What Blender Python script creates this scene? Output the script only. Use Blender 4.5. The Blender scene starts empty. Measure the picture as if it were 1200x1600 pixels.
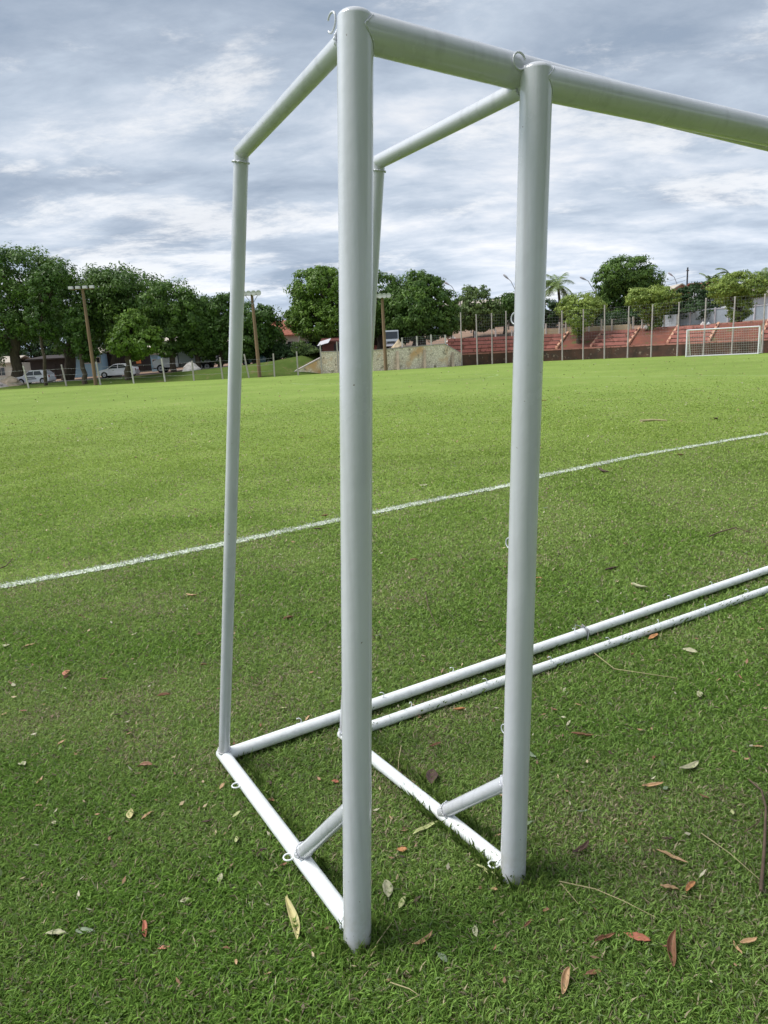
import bpy, math, random
import numpy as np
from mathutils import Vector, Matrix
random.seed(7)
RNG = np.random.default_rng(11)
scene = bpy.context.scene
COL = scene.collection

# ------------------------------------------------------------------ camera
H = 1.55                       # eye height
F = 1110.0                     # focal length in pixels of the 1200x1600 photograph
ROLL = math.atan(0.05)
PITCH = math.atan((800 - 555) * math.cos(ROLL) / F)
_cr, _sr, _cp, _sp = math.cos(ROLL), math.sin(ROLL), math.cos(PITCH), math.sin(PITCH)
cam_data = bpy.data.cameras.new('camera')
cam_data.sensor_fit = 'VERTICAL'
cam_data.sensor_height = 24.0
cam_data.lens = 24.0 * F / 1600.0
cam_data.clip_start = 0.05
cam_data.clip_end = 3000
cam = bpy.data.objects.new('camera', cam_data)
COL.objects.link(cam)
cam.matrix_world = Matrix((
    (_cr, _sr, 0, 0),
    (-_sr * _sp, _cr * _sp, -_cp, 0),
    (-_sr * _cp, _cr * _cp, _sp, H),
    (0, 0, 0, 1)))
scene.camera = cam

# ------------------------------------------------------------------ light, sky, exposure
SUN_AZ, SUN_EL = math.radians(-92), math.radians(56)      # azimuth from +Y towards +X
sd = Vector((math.sin(SUN_AZ) * math.cos(SUN_EL), math.cos(SUN_AZ) * math.cos(SUN_EL), math.sin(SUN_EL)))
sl = bpy.data.lights.new('sun', 'SUN')
sl.energy = 2.3
sl.angle = math.radians(26)
sl.color = (1.0, 0.96, 0.88)
sun = bpy.data.objects.new('sun', sl)
COL.objects.link(sun)
sun.rotation_euler = sd.to_track_quat('Z', 'Y').to_euler()
scene.view_settings.view_transform = 'Standard'
scene.view_settings.look = 'None'
scene.view_settings.exposure = 0.6
scene.view_settings.gamma = 1.0

world = bpy.data.worlds.new('World')
scene.world = world
world.use_nodes = True
nt = world.node_tree
nt.nodes.clear()
def wn(t, **k):
    n = nt.nodes.new(t)
    for a, b in k.items(): setattr(n, a, b)
    return n
def wl(a, b): nt.links.new(a, b)
def wmath(op, a, b=None, c=None, clamp=False):
    n = wn('ShaderNodeMath', operation=op, use_clamp=clamp)
    for i, v in enumerate((a, b, c)):
        if v is None: continue
        if isinstance(v, (int, float)): n.inputs[i].default_value = v
        else: wl(v, n.inputs[i])
    return n.outputs[0]
out = wn('ShaderNodeOutputWorld')
sky = wn('ShaderNodeTexSky', sky_type='NISHITA')
sky.sun_disc = False
sky.sun_elevation = SUN_EL
sky.sun_rotation = SUN_AZ
bg_sky = wn('ShaderNodeBackground'); bg_sky.inputs[1].default_value = 0.085
wl(sky.outputs[0], bg_sky.inputs[0])
tc = wn('ShaderNodeTexCoord')
sep = wn('ShaderNodeSeparateXYZ'); wl(tc.outputs['Generated'], sep.inputs[0])
zc = wmath('MAXIMUM', sep.outputs[2], 0.0)
den = wmath('ADD', zc, 0.16)
px_ = wmath('DIVIDE', sep.outputs[0], den)
py_ = wmath('DIVIDE', sep.outputs[1], den)
cmb = wn('ShaderNodeCombineXYZ'); wl(px_, cmb.inputs[0]); wl(py_, cmb.inputs[1])
def cloud_noise(scale, detail, rough, loc, sc=(1, 1, 1), rot=0.0, dist=0.0):
    m = wn('ShaderNodeMapping'); wl(cmb.outputs[0], m.inputs[0])
    m.inputs['Location'].default_value = loc
    m.inputs['Rotation'].default_value = (0, 0, rot)
    m.inputs['Scale'].default_value = sc
    n = wn('ShaderNodeTexNoise'); wl(m.outputs[0], n.inputs['Vector'])
    n.inputs['Scale'].default_value = scale
    n.inputs['Detail'].default_value = detail
    n.inputs['Roughness'].default_value = rough
    n.inputs['Distortion'].default_value = dist
    return n.outputs[0]
n_big = cloud_noise(0.55, 3, 0.5, (3.1, 1.7, 0), (1, 1.1, 1), 0.35, 0.3)
n_mid = cloud_noise(1.15, 8, 0.60, (0.4, 5.2, 0), (0.8, 1.2, 1), 0.5, 0.25)
n_str = cloud_noise(2.9, 8, 0.62, (7.3, 2.2, 0), (0.8, 1.3, 1), 0.2, 0.3)
s1 = wmath('MULTIPLY', n_big, 0.42)
s2 = wmath('MULTIPLY_ADD', n_mid, 0.44, s1)
s3 = wmath('MULTIPLY_ADD', n_str, 0.30, s2)
ramp = wn('ShaderNodeValToRGB'); wl(s3, ramp.inputs[0])
cr = ramp.color_ramp
cr.elements[0].position = 0.475; cr.elements[0].color = (0.30, 0.37, 0.475, 1)
cr.elements[1].position = 0.725; cr.elements[1].color = (0.88, 0.88, 0.90, 1)
e = cr.elements.new(0.535); e.color = (0.385, 0.455, 0.56, 1)
e = cr.elements.new(0.585); e.color = (0.47, 0.545, 0.65, 1)
e = cr.elements.new(0.64); e.color = (0.61, 0.67, 0.76, 1)
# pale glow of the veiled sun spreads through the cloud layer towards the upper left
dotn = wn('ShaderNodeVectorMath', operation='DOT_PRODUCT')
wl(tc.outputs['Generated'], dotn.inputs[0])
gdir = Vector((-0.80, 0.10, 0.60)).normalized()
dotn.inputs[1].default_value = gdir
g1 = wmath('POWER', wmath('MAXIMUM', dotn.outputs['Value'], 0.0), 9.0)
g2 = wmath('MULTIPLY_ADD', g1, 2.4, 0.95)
# paler towards the horizon
hz = wmath('POWER', wmath('SUBTRACT', 1.0, zc, clamp=True), 9.0)
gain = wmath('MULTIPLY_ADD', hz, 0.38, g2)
wisp_n = cloud_noise(2.1, 10, 0.70, (4.6, 9.1, 0), (0.8, 1.25, 1), 0.4, 0.15)
wband = cloud_noise(0.8, 2, 0.5, (8.6, 3.1, 0), (0.7, 1.2, 1), 0.3, 0.2)
wv = wmath('MULTIPLY_ADD', wband, 0.55, wmath('MULTIPLY', wisp_n, 0.80))
wr_ = wn('ShaderNodeMapRange', interpolation_type='SMOOTHSTEP'); wl(wv, wr_.inputs[0]); wr_.inputs[1].default_value = 0.68; wr_.inputs[2].default_value = 0.82; wr_.inputs[4].default_value = 0.70
wmx = wn('ShaderNodeMix'); wmx.data_type = 'RGBA'; wl(wr_.outputs[0], wmx.inputs[0]); wl(ramp.outputs[0], wmx.inputs[6]); wmx.inputs[7].default_value = (0.86, 0.87, 0.89, 1)
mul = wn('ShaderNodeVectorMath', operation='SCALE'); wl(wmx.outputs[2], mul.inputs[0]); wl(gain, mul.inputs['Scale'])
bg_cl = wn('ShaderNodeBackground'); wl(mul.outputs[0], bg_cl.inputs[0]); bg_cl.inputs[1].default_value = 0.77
cover = wn('ShaderNodeMapRange'); wl(s3, cover.inputs[0])
cover.inputs[1].default_value = 0.36; cover.inputs[2].default_value = 0.50
cover.inputs[3].default_value = 0.80; cover.inputs[4].default_value = 1.0
mx = wn('ShaderNodeMixShader'); wl(cover.outputs[0], mx.inputs[0]); wl(bg_sky.outputs[0], mx.inputs[1]); wl(bg_cl.outputs[0], mx.inputs[2])
wl(mx.outputs[0], out.inputs[0])

# ------------------------------------------------------------------ pixel <-> world helpers (measuring the photograph)
def ray(u, v):
    x, y = u - 600.0, -(v - 800.0)
    X = x * _cr + y * _sr; Y = -x * _sr + y * _cr
    return Vector((X, F * _cp + Y * _sp, Y * _cp - F * _sp))
def G(u, v, z=0.0):
    r = ray(u, v); t = (z - H) / r.z
    return Vector((0, 0, H)) + r * t
def W(u, v, Y):
    r = ray(u, v); return Vector((0, 0, H)) + r * (Y / r.y)
def hor(u): return 555 - 0.05 * (u - 600)
def gx(u, Y):            # ground point in the column u at forward distance Y
    p = W(u, hor(u) + F * H / Y, Y); return Vector((p.x, p.y, 0))

# ------------------------------------------------------------------ materials
MATS = {}
def material(name, c1, c2=None, scale=5.0, rough=0.8, bump=0.0, bscale=None, detail=6, metal=0.0, spec=0.3,
             c3=None, s3=1.0, t3=(0.55, 0.7), attr=None, coat=0.0, trans=0.0, stretch=(1, 1, 1), chips=False):
    m = bpy.data.materials.new(name); m.use_nodes = True
    t = m.node_tree; b = t.nodes['Principled BSDF']
    b.inputs['Roughness'].default_value = rough
    b.inputs['Metallic'].default_value = metal
    b.inputs['Specular IOR Level'].default_value = spec
    if coat: b.inputs['Coat Weight'].default_value = coat; b.inputs['Coat Roughness'].default_value = 0.12
    tcn = t.nodes.new('ShaderNodeTexCoord')
    mp = t.nodes.new('ShaderNodeMapping'); mp.inputs['Scale'].default_value = stretch
    t.links.new(tcn.outputs['Object'], mp.inputs[0])
    def noise(sc, det=detail, r=0.6):
        n = t.nodes.new('ShaderNodeTexNoise'); t.links.new(mp.outputs[0], n.inputs['Vector'])
        n.inputs['Scale'].default_value = sc; n.inputs['Detail'].default_value = det; n.inputs['Roughness'].default_value = r
        return n.outputs[0]
    def ramp(src, a, b2, lo=0.3, hi=0.7):
        r = t.nodes.new('ShaderNodeMapRange'); t.links.new(src, r.inputs[0])
        r.inputs[1].default_value = lo; r.inputs[2].default_value = hi
        return r.outputs[0]
    def mix(fac, a, b2):
        n = t.nodes.new('ShaderNodeMix'); n.data_type = 'RGBA'
        t.links.new(fac, n.inputs[0])
        for s, v in ((n.inputs[6], a), (n.inputs[7], b2)):
            if isinstance(v, tuple): s.default_value = (*v, 1)
            else: t.links.new(v, s)
        return n.outputs[2]
    if attr:
        a = t.nodes.new('ShaderNodeAttribute'); a.attribute_name = attr
        colr = a.outputs['Color']
    else:
        colr = mix(ramp(noise(scale), 0, 1), c1, c2 or tuple(x * 0.8 for x in c1))
        if c3: colr = mix(ramp(noise(s3, 8, 0.65), 0, 1, *t3), colr, c3)
    if chips:
        colr = mix(ramp(noise(1.7, 5, .6), 0, 1, .55, .80), colr, tuple(x * .80 for x in c1))
        colr = mix(ramp(noise(70, 3, .5), 0, 1, .75, .77), colr, (.16, .11, .08))
        sp = t.nodes.new('ShaderNodeSeparateXYZ'); t.links.new(tcn.outputs['Object'], sp.inputs[0])
        gz = t.nodes.new('ShaderNodeMapRange'); t.links.new(sp.outputs[2], gz.inputs[0]); gz.inputs[1].default_value = .16; gz.inputs[2].default_value = -.01; gz.inputs[4].default_value = .9 if name == 'white_paint' else .25
        gm = t.nodes.new('ShaderNodeMath'); gm.operation = 'MULTIPLY'; t.links.new(gz.outputs[0], gm.inputs[0]); t.links.new(ramp(noise(22, 7, .7), 0, 1, .42, .68), gm.inputs[1])
        colr = mix(gm.outputs[0], colr, (.30, .27, .18))
        mps = t.nodes.new('ShaderNodeMapping'); mps.inputs['Scale'].default_value = (40, 40, 1.2); t.links.new(tcn.outputs['Object'], mps.inputs[0])
        ns = t.nodes.new('ShaderNodeTexNoise'); t.links.new(mps.outputs[0], ns.inputs['Vector']); ns.inputs['Scale'].default_value = 1; ns.inputs['Detail'].default_value = 4
        colr = mix(ramp(ns.outputs[0], 0, 1, .52, .80), colr, tuple(x * .78 for x in c1))
        rr2 = t.nodes.new('ShaderNodeMapRange'); t.links.new(noise(6, 6, .7), rr2.inputs[0]); rr2.inputs[1].default_value = .35; rr2.inputs[2].default_value = .75
        rr2.inputs[3].default_value = rough * .8; rr2.inputs[4].default_value = rough * 1.6; t.links.new(rr2.outputs[0], b.inputs['Roughness'])
    t.links.new(colr, b.inputs['Base Color'])
    if bump:
        bn = t.nodes.new('ShaderNodeBump'); bn.inputs['Strength'].default_value = bump; bn.inputs['Distance'].default_value = 0.02
        t.links.new(noise(bscale or scale * 3), bn.inputs['Height']); t.links.new(bn.outputs[0], b.inputs['Normal'])
    if trans:
        tr = t.nodes.new('ShaderNodeBsdfTranslucent'); t.links.new(colr, tr.inputs[0])
        ms = t.nodes.new('ShaderNodeMixShader'); ms.inputs[0].default_value = trans
        o = t.nodes['Material Output']
        t.links.new(b.outputs[0], ms.inputs[1]); t.links.new(tr.outputs[0], ms.inputs[2]); t.links.new(ms.outputs[0], o.inputs[0])
    MATS[name] = m
    return m
material('white_paint', (0.60, 0.61, 0.655), (0.54, 0.55, 0.59), 3.0, rough=0.20, bump=0.10, bscale=14, spec=0.5, chips=True, coat=0.5, c3=(0.45, 0.44, 0.38), s3=9, t3=(0.70, 0.80))
material('bar_paint', (0.84, 0.86, 0.87), (0.76, 0.79, 0.79), 5.0, rough=0.28, bump=0.10, bscale=30, spec=0.5, chips=True, c3=(0.35, 0.30, 0.22), s3=28, t3=(0.69, 0.73))
material('grass_blades', (0, 0, 0), attr='col', rough=0.55, spec=0.25, trans=0.35)
material('foliage', (0, 0, 0), attr='col', rough=0.5, spec=0.3, trans=0.28)
material('dry_leaf', (0, 0, 0), attr='col', rough=0.55, spec=0.35)
material('bark', (0.11, 0.085, 0.06), (0.05, 0.04, 0.03), 4, rough=0.95, bump=0.6, stretch=(1, 1, 0.3))
material('twig', (0.15, 0.10, 0.07), (0.08, 0.055, 0.04), 30, rough=0.9, bump=0.3)
material('straw', (0.42, 0.36, 0.20), (0.30, 0.26, 0.14), 30, rough=0.8)
material('wood_pole', (0.26, 0.165, 0.10), (0.17, 0.115, 0.08), 3, rough=0.9, bump=0.4, stretch=(1, 1, 0.15))
material('concrete', (0.50, 0.44, 0.43), (0.34, 0.30, 0.29), 3, rough=0.9, bump=0.3)
material('old_white', (0.66, 0.61, 0.59), (0.45, 0.41, 0.38), 3, rough=0.85, bump=0.3)
material('beige_wall', (0.52, 0.42, 0.28), (0.42, 0.33, 0.22), 1.2, rough=0.9, c3=(0.25, 0.18, 0.13), s3=0.9, t3=(0.58, 0.75))
material('red_paint', (0.47, 0.205, 0.17), (0.36, 0.155, 0.13), 1.5, rough=0.85, bump=0.3, c3=(0.16, 0.07, 0.05), s3=1.8, t3=(0.54, 0.64))
material('red_dark', (0.12, 0.06, 0.045), (0.05, 0.038, 0.032), 1.2, rough=0.95, bump=0.4, c3=(0.26, 0.20, 0.16), s3=2.5, t3=(0.60, 0.68))
material('red_earth', (0.22, 0.075, 0.05), (0.13, 0.06, 0.045), 1.0, rough=0.95, bump=0.5, c3=(0.10, 0.12, 0.04), s3=0.7, t3=(0.55, 0.65))
material('divider', (0.62, 0.36, 0.24), (0.5, 0.28, 0.2), 2, rough=0.9)
material('dirt', (0.30, 0.19, 0.13), (0.22, 0.15, 0.11), 0.4, rough=0.95, bump=0.3, c3=(0.17, 0.15, 0.13), s3=0.15)
material('street', (0.16, 0.135, 0.12), (0.12, 0.105, 0.10), 0.5, rough=0.9, bump=0.2, c3=(0.24, 0.16, 0.12), s3=0.2)
material('galvanised', (0.40, 0.41, 0.42), (0.30, 0.31, 0.32), 5, rough=0.45, metal=0.6)
material('lamp_grey', (0.60, 0.58, 0.62), (0.50, 0.48, 0.52), 5, rough=0.4)
material('glass_dark', (0.02, 0.025, 0.03), (0.03, 0.035, 0.04), 2, rough=0.08, spec=0.6)
material('black_rubber', (0.02, 0.02, 0.02), (0.03, 0.03, 0.03), 5, rough=0.8)
material('car_white', (0.80, 0.78, 0.83), (0.76, 0.74, 0.79), 1, rough=0.25, coat=0.8)
material('car_teal', (0.02, 0.17, 0.20), (0.025, 0.14, 0.17), 1, rough=0.35, coat=0.5)
material('car_dark', (0.03, 0.03, 0.035), (0.04, 0.04, 0.045), 1, rough=0.3, coat=0.6)
material('car_grey', (0.30, 0.33, 0.36), (0.26, 0.28, 0.31), 1, rough=0.35, coat=0.4)
material('lens', (0.75, 0.70, 0.72), (0.6, 0.56, 0.58), 3, rough=0.15)
material('red_lens', (0.45, 0.02, 0.02), (0.35, 0.02, 0.02), 3, rough=0.2)
material('house_white', (0.66, 0.63, 0.55), (0.52, 0.49, 0.42), 0.8, rough=0.9, c3=(0.35, 0.31, 0.25), s3=0.8, t3=(0.6, 0.75))
material('house_blue', (0.30, 0.47, 0.60), (0.24, 0.38, 0.50), 0.8, rough=0.9)
material('house_grey', (0.52, 0.56, 0.60), (0.44, 0.48, 0.52), 0.8, rough=0.9)
material('house_salmon', (0.62, 0.30, 0.20), (0.55, 0.25, 0.17), 0.8, rough=0.9)
material('dark_wall', (0.055, 0.042, 0.038), (0.035, 0.030, 0.03), 1.5, rough=0.9)
material('brick_red', (0.15, 0.05, 0.04), (0.10, 0.04, 0.035), 1.8, rough=0.9)
material('roof_tile', (0.36, 0.12, 0.075), (0.20, 0.08, 0.055), 1.6, rough=0.9, bump=0.5, stretch=(2.5, 1, 1))
material('roof_pale', (0.50, 0.44, 0.37), (0.38, 0.33, 0.28), 1.0, rough=0.8)
material('metal_gate', (0.36, 0.41, 0.47), (0.30, 0.35, 0.40), 1.0, rough=0.5)
material('pale_stone', (0.52, 0.42, 0.32), (0.36, 0.28, 0.21), 2.0, rough=0.95, bump=0.5)
material('net_cord', (0.72, 0.72, 0.72), (0.6, 0.6, 0.6), 3, rough=0.8)
material('orange_sign', (0.65, 0.22, 0.08), (0.6, 0.2, 0.07), 3, rough=0.7)
material('dark_text', (0.05, 0.05, 0.06), (0.07, 0.07, 0.08), 3, rough=0.7)
material('chalk', (0.62, 0.66, 0.58), (0.50, 0.56, 0.44), 40, rough=0.95, c3=(0.14, 0.22, 0.05), s3=24, t3=(0.52, 0.60))
material('chalk_far', (0.42, 0.52, 0.24), (0.30, 0.42, 0.12), 1.5, rough=0.95, c3=(0.16, 0.29, 0.05), s3=0.8, t3=(0.50, 0.60))

def stone_material():
    m = bpy.data.materials.new('rubble_stone'); m.use_nodes = True
    t = m.node_tree; b = t.nodes['Principled BSDF']; b.inputs['Roughness'].default_value = 0.95
    L = t.links.new
    tcn = t.nodes.new('ShaderNodeTexCoord')
    v = t.nodes.new('ShaderNodeTexVoronoi'); v.feature = 'DISTANCE_TO_EDGE'; v.inputs['Scale'].default_value = 4.5; L(tcn.outputs['Object'], v.inputs['Vector'])
    r = t.nodes.new('ShaderNodeValToRGB'); L(v.outputs['Distance'], r.inputs[0])
    r.color_ramp.elements[0].position = 0.02; r.color_ramp.elements[0].color = (0.62, 0.52, 0.44, 1)
    r.color_ramp.elements[1].position = 0.22; r.color_ramp.elements[1].color = (0.90, 0.78, 0.68, 1)
    n = t.nodes.new('ShaderNodeTexNoise'); n.inputs['Scale'].default_value = 0.42; n.inputs['Detail'].default_value = 5; L(tcn.outputs['Object'], n.inputs['Vector'])
    mr = t.nodes.new('ShaderNodeMapRange'); L(n.outputs[0], mr.inputs[0]); mr.inputs[1].default_value = 0.53; mr.inputs[2].default_value = 0.66
    mm = t.nodes.new('ShaderNodeMix'); mm.data_type = 'RGBA'; L(mr.outputs[0], mm.inputs[0]); L(r.outputs[0], mm.inputs[6]); mm.inputs[7].default_value = (0.66, 0.40, 0.22, 1)
    n2 = t.nodes.new('ShaderNodeTexNoise'); n2.inputs['Scale'].default_value = 2.2; n2.inputs['Detail'].default_value = 7; L(tcn.outputs['Object'], n2.inputs['Vector'])
    mr2 = t.nodes.new('ShaderNodeMapRange'); L(n2.outputs[0], mr2.inputs[0]); mr2.inputs[1].default_value = 0.57; mr2.inputs[2].default_value = 0.68
    m3 = t.nodes.new('ShaderNodeMix'); m3.data_type = 'RGBA'; L(mr2.outputs[0], m3.inputs[0]); L(mm.outputs[2], m3.inputs[6]); m3.inputs[7].default_value = (0.26, 0.21, 0.16, 1)
    L(m3.outputs[2], b.inputs['Base Color'])
    bn = t.nodes.new('ShaderNodeBump'); bn.inputs['Strength'].default_value = 0.5; bn.inputs['Distance'].default_value = 0.05
    L(v.outputs['Distance'], bn.inputs['Height']); L(bn.outputs[0], b.inputs['Normal'])
    MATS['rubble_stone'] = m
stone_material()

def turf_material(name, bank=False, dull=False):
    m = bpy.data.materials.new(name); m.use_nodes = True
    t = m.node_tree; b = t.nodes['Principled BSDF']; b.inputs['Roughness'].default_value = 0.95; b.inputs['Specular IOR Level'].default_value = 0.1
    L = t.links.new
    tcn = t.nodes.new('ShaderNodeTexCoord')
    def noise(s, d=8, r=0.65):
        n = t.nodes.new('ShaderNodeTexNoise'); n.inputs['Scale'].default_value = s; n.inputs['Detail'].default_value = d; n.inputs['Roughness'].default_value = r
        L(tcn.outputs['Object'], n.inputs['Vector']); return n.outputs[0]
    def rng(src, lo, hi):
        r = t.nodes.new('ShaderNodeMapRange'); L(src, r.inputs[0]); r.inputs[1].default_value = lo; r.inputs[2].default_value = hi; return r.outputs[0]
    def mix(f, a, c):
        n = t.nodes.new('ShaderNodeMix'); n.data_type = 'RGBA'; L(f, n.inputs[0])
        for s, v in ((n.inputs[6], a), (n.inputs[7], c)):
            if isinstance(v, tuple): s.default_value = (*v, 1)
            else: L(v, s)
        return n.outputs[2]
    if bank: a, c, d = (0.07, 0.13, 0.02), (0.13, 0.19, 0.04), (0.20, 0.15, 0.08)
    else: a, c, d = (0.205, 0.305, 0.058), (0.265, 0.365, 0.082), (0.32, 0.355, 0.12)
    if dull: a, c, d = (0.155, 0.235, 0.045), (0.20, 0.29, 0.06), (0.27, 0.28, 0.12)  # duller grass outside the line, with near shade also put into its colour
    k = mix(rng(noise(0.22, 4), 0.35, 0.65), a, c)
    k = mix(rng(noise(0.07, 5), 0.45, 0.70), k, tuple(x * 0.80 for x in a))
    k = mix(rng(noise(9, 8, 0.75), 0.45, 0.75), k, tuple(x * 0.7 for x in a))
    k = mix(rng(noise(0.9, 8, 0.7), 0.54, 0.74), k, d)
    k = mix(rng(noise(55, 5, 0.7), 0.50, 0.68), k, tuple(x * 0.6 for x in d))
    L(k, b.inputs['Base Color'])
    bn = t.nodes.new('ShaderNodeBump'); bn.inputs['Strength'].default_value = 0.9; bn.inputs['Distance'].default_value = 0.03
    L(noise(40, 6, 0.7), bn.inputs['Height']); L(bn.outputs[0], b.inputs['Normal'])
    MATS[name] = m
turf_material('turf'); turf_material('worn_shaded_turf', False, True); turf_material('bank_turf', True)

# ------------------------------------------------------------------ mesh helpers
def tag(o, label=None, cat=None, group=None, kind=None):
    if label: o['label'] = label
    if cat: o['category'] = cat
    if group: o['group'] = group
    if kind: o['kind'] = kind
    return o
def empty(name, loc, label, cat, group=None, rz=0.0):
    o = bpy.data.objects.new(name, None); COL.objects.link(o)
    o.location = loc; o.rotation_euler.z = rz; o.empty_display_size = 0.2
    return tag(o, label, cat, group)
def orth(d):
    d = d.normalized()
    a = Vector((0, 0, 1)) if abs(d.z) < 0.9 else Vector((0, 1, 0))
    u = d.cross(a).normalized(); return u, d.cross(u).normalized()
class MB:
    def __init__(s): s.v = []; s.f = []; s.m = []; s.sm = []
    def add(s, vs, fs, smooth=False):
        b = len(s.v); s.v += [tuple(x) for x in vs]
        for f in fs: s.f.append(tuple(b + i for i in f)); s.sm.append(smooth)
    def quad(s, a, b, c, d): s.add([a, b, c, d], [(0, 1, 2, 3)])
    def tube(s, pts, rs, seg=12, cap=True, dome=False):
        pts = [Vector(p) for p in pts]
        if isinstance(rs, (int, float)): rs = [rs] * len(pts)
        if dome:
            d = (pts[-1] - pts[-2]).normalized(); r = rs[-1]; e = pts[-1]
            pts = pts[:-1] + [e - d * (r * 0.45 + .012), e - d * (r * 0.45 + .001), e - d * r * 0.45]; rs = list(rs) + [r, r]
            for k in range(1, 5):
                a = k / 5 * math.pi / 2; pts.append(e - d * r * 0.45 * (1 - math.sin(a))); rs.append(r * math.cos(a))
            pts.append(e); rs.append(r * 0.05)
        vs, fs = [], []
        n = len(pts); u = None
        for i, p in enumerate(pts):
            d = (pts[min(i + 1, n - 1)] - pts[max(i - 1, 0)])
            if u is None: u, w = orth(d)
            else:
                d.normalize(); u = (u - d * u.dot(d)).normalized(); w = d.cross(u)
            for k in range(seg):
                a = 2 * math.pi * k / seg
                vs.append(p + (u * math.cos(a) + w * math.sin(a)) * rs[i])
        for i in range(n - 1):
            for k in range(seg):
                k2 = (k + 1) % seg
                fs.append((i * seg + k, i * seg + k2, (i + 1) * seg + k2, (i + 1) * seg + k))
        s.add(vs, fs, True)
        if cap:
            b = len(s.v) - len(vs)
            s.add(vs[:seg], [tuple(reversed(range(seg)))]); s.add(vs[(n - 1) * seg:], [tuple(range(seg))])
    def box(s, x0, x1, y0, y1, z0, z1):
        vs = [(x, y, z) for z in (z0, z1) for y in (y0, y1) for x in (x0, x1)]
        s.add(vs, [(0, 2, 3, 1), (4, 5, 7, 6), (0, 1, 5, 4), (1, 3, 7, 5), (3, 2, 6, 7), (2, 0, 4, 6)])
    def prism(s, prof, y0, y1):            # profile in x-z extruded along y
        n = len(prof)
        vs = [(x, y0, z) for x, z in prof] + [(x, y1, z) for x, z in prof]
        fs = [tuple(range(n)), tuple(reversed(range(n, 2 * n)))] + [(i, i + n, (i + 1) % n + n, (i + 1) % n) for i in range(n)]
        s.add(vs, fs)
    def slab(s, a, b, th, z0a, z1a, z0b=None, z1b=None):   # vertical wall from a to b (xy), thickness th away from the camera
        a = Vector((a[0], a[1], 0)); b = Vector((b[0], b[1], 0))
        if z0b is None: z0b, z1b = z0a, z1a
        n = Vector((-(b - a).y, (b - a).x, 0)).normalized() * th
        if n.dot(a) < 0: n = -n
        def P(p, z): return (p.x, p.y, z)
        vs = [P(a, z0a), P(b, z0b), P(b + n, z0b), P(a + n, z0a), P(a, z1a), P(b, z1b), P(b + n, z1b), P(a + n, z1a)]
        s.add(vs, [(0, 3, 2, 1), (4, 5, 6, 7), (0, 1, 5, 4), (1, 2, 6, 5), (2, 3, 7, 6), (3, 0, 4, 7)])
    def ring(s, c, u, w, R, r, a0=0.0, a1=6.2832, n=14, seg=6):
        pts = [Vector(c) + (u * math.cos(a0 + (a1 - a0) * i / n) + w * math.sin(a0 + (a1 - a0) * i / n)) * R for i in range(n + 1)]
        s.tube(pts, r, seg)
    def weld(s, c, ax, R, r=0.0028, n=20):
        u, w = orth(Vector(ax)); c = Vector(c)
        for i in range(n):
            a = 2 * math.pi * i / n
            p = c + (u * math.cos(a) + w * math.sin(a)) * (R + random.uniform(-.001, .002))
            t = (-u * math.sin(a) + w * math.cos(a))
            rr = r * random.uniform(.7, 1.5)
            s.tube([p - t * rr * 1.6, p - t * rr * .6, p + t * rr * .6, p + t * rr * 1.6], [rr * .3, rr, rr, rr * .3], 6)
    def build(s, name, mat, parent=None, origin=None):
        me = bpy.data.meshes.new(name)
        vs = s.v
        if origin is not None:
            o = Vector(origin); vs = [(x - o.x, y - o.y, z - o.z) for x, y, z in vs]
        me.from_pydata(vs, [], s.f); me.update()
        me.polygons.foreach_set('use_smooth', s.sm)
        me.materials.append(MATS[mat])
        ob = bpy.data.objects.new(name, me); COL.objects.link(ob)
        if parent is not None: ob.parent = parent
        if origin is not None and parent is None: ob.location = origin
        return ob
def np_mesh(name, V, Fq, colors, mat, parent=None, nv=4):
    me = bpy.data.meshes.new(name)
    n = len(Fq)
    me.vertices.add(len(V)); me.vertices.foreach_set('co', V.astype(np.float32).ravel())
    me.loops.add(n * nv); me.loops.foreach_set('vertex_index', Fq.astype(np.int32).ravel())
    me.polygons.add(n); me.polygons.foreach_set('loop_start', np.arange(n, dtype=np.int32) * nv)
    me.update(calc_edges=True)
    ca = me.color_attributes.new('col', 'FLOAT_COLOR', 'POINT')
    ca.data.foreach_set('color', np.concatenate([colors, np.ones((len(V), 1))], 1).astype(np.float32).ravel())
    me.materials.append(MATS[mat])
    ob = bpy.data.objects.new(name, me); COL.objects.link(ob)
    if parent is not None: ob.parent = parent
    return ob
def copy_tree(o, parent=None):
    c = o.copy(); COL.objects.link(c); c.parent = parent
    for ch in [x for x in bpy.data.objects if x.parent == o]: copy_tree(ch, c)
    return c
def vnoise(x, y, scale, seed):             # smooth value noise on the ground plane
    r = np.random.default_rng(seed).random((64, 64))
    x = x * scale + 1000; y = y * scale + 1000
    xi = np.floor(x).astype(int); yi = np.floor(y).astype(int); fx = x - xi; fy = y - yi
    fx = fx * fx * (3 - 2 * fx); fy = fy * fy * (3 - 2 * fy)
    g = lambda a, b: r[a % 64, b % 64]
    return (g(xi, yi) * (1 - fx) + g(xi + 1, yi) * fx) * (1 - fy) + (g(xi, yi + 1) * (1 - fx) + g(xi + 1, yi + 1) * fx) * fy
def fbm(x, y, s, seed): return (vnoise(x, y, s, seed) + .5 * vnoise(x, y, s * 2.1, seed + 1) + .25 * vnoise(x, y, s * 4.3, seed + 2)) / 1.75

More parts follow.
